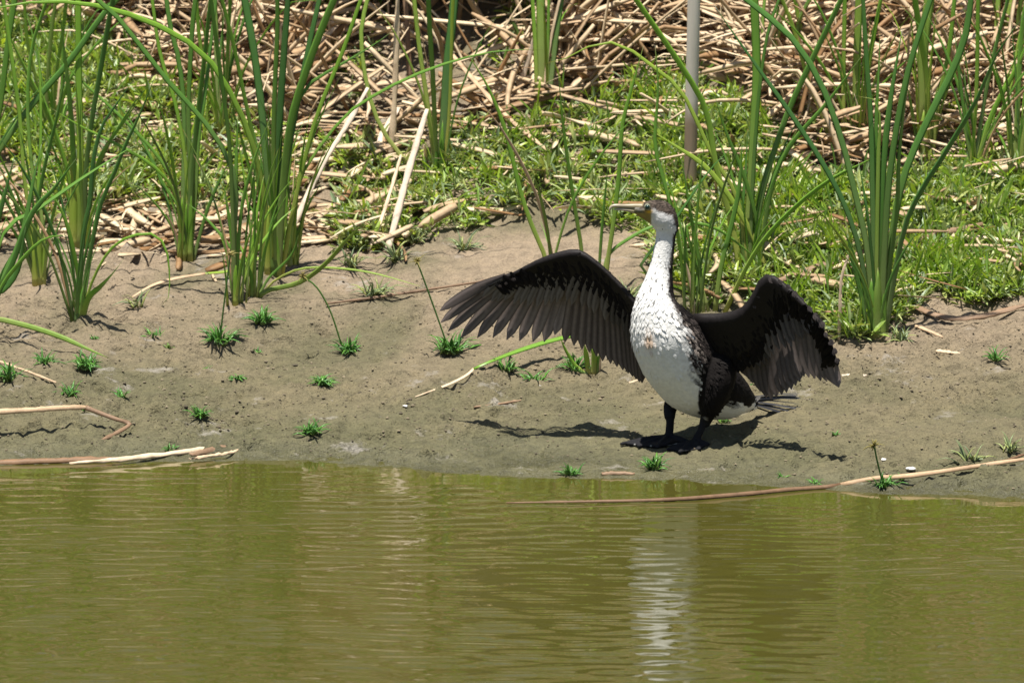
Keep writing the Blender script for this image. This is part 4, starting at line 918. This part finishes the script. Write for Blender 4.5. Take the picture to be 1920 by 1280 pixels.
# clods and crumbs
cl = Bag()
ico = np.array([(0, 0, 1), (.9, 0, .2), (.25, .85, .25), (-.75, .5, .2), (-.7, -.55, .2), (.3, -.85, .2), (.1, 0, -.6)])
icf = [(0, 1, 2), (0, 2, 3), (0, 3, 4), (0, 4, 5), (0, 5, 1), (6, 2, 1), (6, 3, 2), (6, 4, 3), (6, 5, 4), (6, 1, 5)]
def clods(n, fx, fy, smin, smax):
    P = ghit(fx, fy)
    for p in P:
        if p[2] < .012: continue
        s = smin * (smax / smin) ** (lrng.random() ** 2.2)
        p = np.array([p[0], p[1], height(p[0], p[1]) + s * .2]); a = lrng.uniform(0, 6.28); c_, s_ = math.cos(a), math.sin(a)
        V = ico * lrng.uniform(.6, 1.4, (7, 1)) * s * np.array([1, 1, .75]); V = V @ np.array([[c_, s_, 0], [-s_, c_, 0], [0, 0, 1]]) + p; cl.add(V, icf)
clods(0, lrng.uniform(-20, 1940, 9000), lrng.uniform(520, 925, 9000), .0013, .0056)
for cx, cy, sx, sy, n in ((350, 780, 50, 25, 60), (440, 790, 60, 20, 50), (560, 690, 40, 15, 40), (640, 730, 80, 30, 60), (800, 780, 60, 20, 60), (890, 715, 30, 12, 20), (1110, 740, 60, 12, 40), (1000, 690, 30, 8, 20), (300, 760, 60, 30, 40), (1600, 700, 150, 40, 120), (1750, 740, 100, 50, 80)):
    clods(0, lrng.normal(cx, sx, n), lrng.normal(cy, sy, n), .0018, .0085)
tag(cl.build('mud_crumbs', M_clod, None, None, False), 'dark crumbs of mud strewn over the bank', 'mud', kind='stuff')

# ------------------------------------------------------------------ the green mat, litter and thicket
def in_frame_points(n, x0, x1, y0, y1, seed):
    r = np.random.default_rng(seed); x = r.uniform(x0, x1, n); y = r.uniform(y0, y1, n)
    P = np.stack([x, y, height(x, y, False)], -1); px, py = proj(P); return P, px, py, r
low_x = [-300, 0, 100, 200, 330, 450, 560, 650, 720, 800, 900, 1000, 1100, 1180, 1230, 1300, 1400, 1560, 1610, 1690, 1760, 1830, 1920, 2200]
low_y = [470, 480, 450, 425, 440, 440, 450, 480, 470, 450, 435, 415, 430, 450, 520, 590, 600, 625, 650, 610, 575, 590, 570, 560]
top_x = [-300, 0, 150, 300, 450, 600, 700, 800, 900, 1000, 1100, 1200, 1300, 1380, 1450, 1500, 1600, 1700, 1800, 1920, 2200]
top_y = [40, 40, 50, 150, 200, 250, 265, 250, 225, 225, 205, 170, 130, 170, 250, 330, 345, 310, 290, 260, 250]
def mat_density(px, py, P):
    lo = np.interp(px, low_x, low_y); up = np.interp(px, top_x, top_y)
    nz = fbm(P[:, 0] + 4, P[:, 1], 3.2, 3); nz2 = fbm(P[:, 0] - 9, P[:, 1] + 3, 8, 2)
    d = np.clip((lo - py + 45 * nz2) / 30, 0, 1) * np.clip((py - up + 60 * nz) / 40, 0, 1)
    d = np.maximum(d, .14 * np.clip((nz - .12) * 6, 0, 1) * (py < up))
    sparse = np.where(px < 640, np.interp(px, [0, 250, 360, 560, 640], [1, .9, .40, .30, .5]) * np.clip(.6 + 1.6 * nz, .06, 1) * np.interp(py, [300, 380, 440], [1, .55, .12]), np.clip(.9 + .8 * nz, .35, 1))
    return d * sparse * np.clip(.78 + 1.5 * nz2, .25, 1)
def leaf_batch(P, r, lmin, lmax, per, wide=.10, up=.5):
    """sprigs of small lance-shaped leaves as one vertex/face array"""
    n = len(P) * per; base = np.repeat(P, per, axis=0)
    hgt = np.repeat(r.uniform(.0, .045, len(P)), per) * r.uniform(.1, 1, n)
    L = r.uniform(lmin, lmax, n) * np.repeat(r.uniform(.75, 1.2, len(P)), per)
    a = r.uniform(0, 2 * np.pi, n); e = np.clip(r.normal(up, .45, n), -.15, 1.4)
    d = np.stack([np.cos(a) * np.cos(e), np.sin(a) * np.cos(e), np.sin(e)], -1)
    tl = np.repeat(r.normal(0, .35, (len(P), 3)) * [1, 1, 0], per, axis=0); d = nrm(d + tl)
    s = nrm(np.cross(d, np.array([0, 0, 1.]) + r.normal(0, .3, (n, 3)))); up_ = np.cross(s, d)
    b0 = base + np.stack([r.normal(0, .008, n), r.normal(0, .008, n), hgt], -1)
    w = L * wide * r.uniform(.7, 1.3, n)
    def pt(t, sw, dz): return b0 + d * (L * t)[:, None] + s * (w * sw)[:, None] + up_ * (L * dz)[:, None]
    V = np.stack([pt(0, 0, 0), pt(.45, -1, .05), pt(.5, 0, .012), pt(.45, 1, .05), pt(.8, -.75, .02), pt(.8, .75, .02), pt(1.0, 0, -.05)], 1).reshape(-1, 3)
    o = (np.arange(n) * 7)[:, None]
    Q = np.concatenate([o + [0, 1, 2], o + [0, 2, 3], o + [1, 4, 2], o + [2, 5, 3], o + [4, 6, 2], o + [2, 6, 5]])
    t = np.tile([.3, .5, .5, .5, .7, .7, 1.0], n); return V, Q, t
for sd, mt, cnt, wid, lo_, hi_, nm, lb in ((31, M_mat_leaf, 12500, .095, .028, .060, 'creeping_weeds', 'low mat of small glossy green leaves covering the bank'), (32, M_mat_grey, 15000, .075, .034, .070, 'dull_weeds', 'dull grey-green narrow leaves mixed through the mat')):
    P, px, py, r = in_frame_points(cnt * 3, -1.9, 1.9, .2, 4.0, sd)
    d = mat_density(px, py, P); keep = r.random(len(P)) < d * .62
    P = P[keep]; P = P + np.stack([np.zeros(len(P)), np.zeros(len(P)), .03 * np.clip(fbm(P[:, 0], P[:, 1], 7, 2) + .3, 0, 1)], -1)
    V, Q, t = leaf_batch(P, r, lo_, hi_, 7, wid)
    o = mesh(nm, V, Q, mt, None, False, {'t': t}); tag(o, lb, 'ground cover', kind='stuff')

P, px, py, r = in_frame_points(14000, -1.9, 1.9, .2, 4.0, 35)
d = mat_density(px, py, P) * np.interp(px, [0, 640, 1250, 1500, 1920], [.5, .35, .55, .8, 1.0]); P = P[r.random(len(P)) < d * .50]
V, Q, t = leaf_batch(P, r, .05, .14, 5, .022, 1.0)
tag(mesh('mat_grass', V, Q, M_mgrass, None, False, {'t': t}), 'fine upright grass blades growing through the mat', 'grass', kind='stuff')
# litter: strips and stalks lying every way
def litter_piece(r, p, L, w, az, el, bend, thick, nseg=8):
    d = np.array([math.cos(az) * math.cos(el), math.sin(az) * math.cos(el), math.sin(el)]); s = np.array([-math.sin(az), math.cos(az), 0])
    t = np.linspace(-.5, .5, nseg)[:, None]
    C = p + d * L * t + s * bend * L * (t ** 2 - .08) + np.array([0, 0, 1.]) * (-.18 * L * np.abs(bend)) * t ** 2
    g = height(C[:, 0], C[:, 1], False) + .002; C[:, 2] = np.maximum(C[:, 2], g)
    return strap(C, w, thick, nrm([r.normal(0, .5), -.5 + r.normal(0, .4), .8]), np.interp(t[:, 0], [-.5, -.35, .3, .5], [.7, 1, .95, .35]), 4)
def litter_density(px, py, P):
    up = np.interp(px, top_x, top_y); nz = fbm(P[:, 0] + 2, P[:, 1] + 8, 2.6, 3)
    d = np.clip((up + 30 - py + 70 * nz) / 50, .0, 1)
    left = np.exp(-((py - 415) / 48) ** 2) * np.interp(px, [0, 60, 500, 760, 820], [.8, .95, 1, .8, 0]); leftup = np.interp(px, [0, 230, 330, 640, 760, 800], [.35, .45, .9, .95, .6, 0]) * (py < 360)
    band = np.interp(py, [200, 420, 560, 640], [.24, .22, .15, .0]) * (py < np.interp(px, low_x, low_y))
    hol = np.clip(1.25 - ((px - 800) / 225) ** 2 - ((py - 60) / 165) ** 2, 0, 1) + np.clip(1.1 - ((px - 1815) / 50) ** 2 - ((py - 60) / 110) ** 2, 0, 1)
    return np.maximum.reduce([d, left, leftup, band]) * (1 - .93 * np.clip(hol * 2, 0, 1))
P, px, py, r = in_frame_points(17000, -2.2, 2.2, .2, 4.5, 41)
dd = litter_density(px, py, P); k = r.random(len(P)) < dd * .60; P = P[k]; px = px[k]; py = py[k]
lit = Bag(); sel = r.permutation(len(P))
n_ind = 0; IND = []
MARKS = [(60, 'behind the dark cattails at the sandy end'), (250, 'behind the stoutest pale-stemmed cattail'), (410, 'behind the three-stemmed cattail'), (560, 'behind the largest cattail clump'), (745, 'by the upright tan and brown dry stalks'), (850, 'by the two broad dark cattail blades'), (1000, 'around the bright green broad-stemmed cattail'), (1180, 'between the bright green cattail and the pole'), (1310, 'next to the weathered pole'), (1450, 'behind the thick-stemmed cattail past the pole'), (1600, 'around the pale green stem in the heap'), (1735, 'beside the stout pale yellow stem'), (1870, 'behind the thin light green cattail blades')]
def mark(x): return min(MARKS, key=lambda m: abs(m[0] - x))[1]
for j in sel:
    p = P[j]; heap = np.clip((np.interp(px[j], top_x, top_y) + 30 - py[j]) / 120, 0, 1)
    right = px[j] > 1280
    az = r.normal(-.3 if right else .5, 1.0) + (math.pi if r.random() < .5 else 0)
    L = r.uniform(.2, .85) * (.42 + .58 * heap); w = r.choice([.004, .006, .008, .011, .014]) * r.uniform(.8, 1.2)
    hz = heap * r.uniform(0, .20) + r.uniform(0, .02) + (r.uniform(.01, .06) if heap == 0 and px[j] > 640 else 0)
    a = litter_piece(r, p + [0, 0, hz], L, w, az, r.normal(0, .2 + .32 * heap), r.normal(0, .26), r.choice([.1, .15, .2, .5]))
    inview = -20 < px[j] < 1940 and py[j] > 10
    if n_ind < 150 and inview and heap > .35 and L > .22 and w > .0045 and hz > heap * .10:
        n_ind += 1; o = mesh('dry_reed', a[0], a[1], M_dry, None, True, {'t': a[2]}, None, p)
        tag(o, f"{'long' if L > .36 else 'short'} {'broad flat' if w > .0085 else 'thin'} dry reed on the heap {mark(px[j])}", 'dry reed', 'dry reed pieces on the heap')
    else: lit.add(*a)
P, px, py, r = in_frame_points(2600, -2.2, 2.2, 1.6, 4.2, 43)
dd = litter_density(px, py, P) * (py < np.interp(px, top_x, top_y) + 10); P = P[r.random(len(P)) < dd * .55]
for p in P:   # longer leaning blades and stalks, bent over
    L = r.uniform(.25, .75); az = r.uniform(0, 6.28); el = abs(r.normal(.6, .4)); d = np.array([math.cos(az) * math.cos(el), math.sin(az) * math.cos(el) * .6, math.sin(el)])
    cv = r.uniform(0, .22) * L; sd = r.normal(0, .06) * L; C = spline(np.array([p, p + d * L * .35 + [sd, 0, cv * .7], p + d * L * .7 + [sd, 0, cv * .6], p + d * L + [0, 0, -cv * .8]]), 8); C[:, 2] = np.maximum(C[:, 2], height(C[:, 0], C[:, 1], False) + .005)
    lit.add(*strap(C, r.uniform(.004, .010), r.choice([.1, .15, .4]), None, np.array([.8, 1, 1, 1, .95, .85, .6, .2]), 4, r.uniform(-1, 1), r.uniform(-1, 1)))
tag(lit.build('reed_litter', M_dry_i), 'tangled heap of broken dry reeds', 'litter', kind='stuff')

# standing thicket behind: dry culms and green blades, mostly above the picture
HY0 = g1(820, 95)[1]
r = np.random.default_rng(51); th = Bag(); tg = Bag(); culms = 0
for i in range(2300):
    x = r.uniform(-4.0, 4.0); hollow = (-.5 < x < .1) or (1.15 < x < 1.35); y = r.uniform(HY0 + .1 if hollow else HY0 + .35, 4.8) if i < 900 else r.uniform(4.2, 7.0); z = height(x, y, False)
    H = r.uniform(.7, 2.3) if i < 900 else r.uniform(1.6, 3.6); ln = r.normal(0, .27, 2) * H; p = np.array([x, y, z - .02])
    C = spline(np.array([p, p + [ln[0] * .3, ln[1] * .3, H * .55], p + [ln[0], ln[1], H]]), 7)
    a = strap(C, (.0062 if H > 1.5 else .0042) * r.uniform(.85, 1.2), r.choice([.25, .7]), None, np.array([1, 1, 1, .95, .85, .6, .15]), 5, r.uniform(-1, 1))
    qx, qy = proj(p)
    if r.random() < .40: tg.add(*a)
    elif culms < 70 and -10 < qx < 1930 and 5 < qy < 190:
        culms += 1; o = mesh('dry_culm', a[0], a[1], M_dry, None, True, {'t': a[2]}, None, p); tag(o, f"{'thick' if H > 1.5 else 'slender'} upright dry culm in the reed bed {mark(qx)}", 'dry reed', 'standing dry culms')
    else: th.add(*a)
for i in range(640):   # unseen reed canopy added to shade the hollow, plus some farther back
    x = r.uniform(-.74, .22) if i < 480 else r.uniform(-2.2, 2.2); y = r.uniform(HY0, HY0 + 1.1) if i < 480 else r.uniform(3.9, 5); z = height(x, y, False) + r.uniform(.22, .8)
    th.add(*litter_piece(r, np.array([x, y, z]), r.uniform(.4, .9), r.uniform(.006, .012), r.uniform(0, 6.28), r.normal(0, .3), r.normal(0, .3), .2))
tag(th.build('dry_thicket', M_thicket_i), 'dense dry reed thicket behind the heap, with an added canopy shading the hollow', 'reed bed', kind='stuff')
tag(tg.build('green_thicket', leaf_mat('thicket_green', (.35, .38, .12), (.22, .38, .06), (.36, .36, .09), island=True)), 'green reed blades growing through the dry thicket', 'reed bed', kind='stuff')
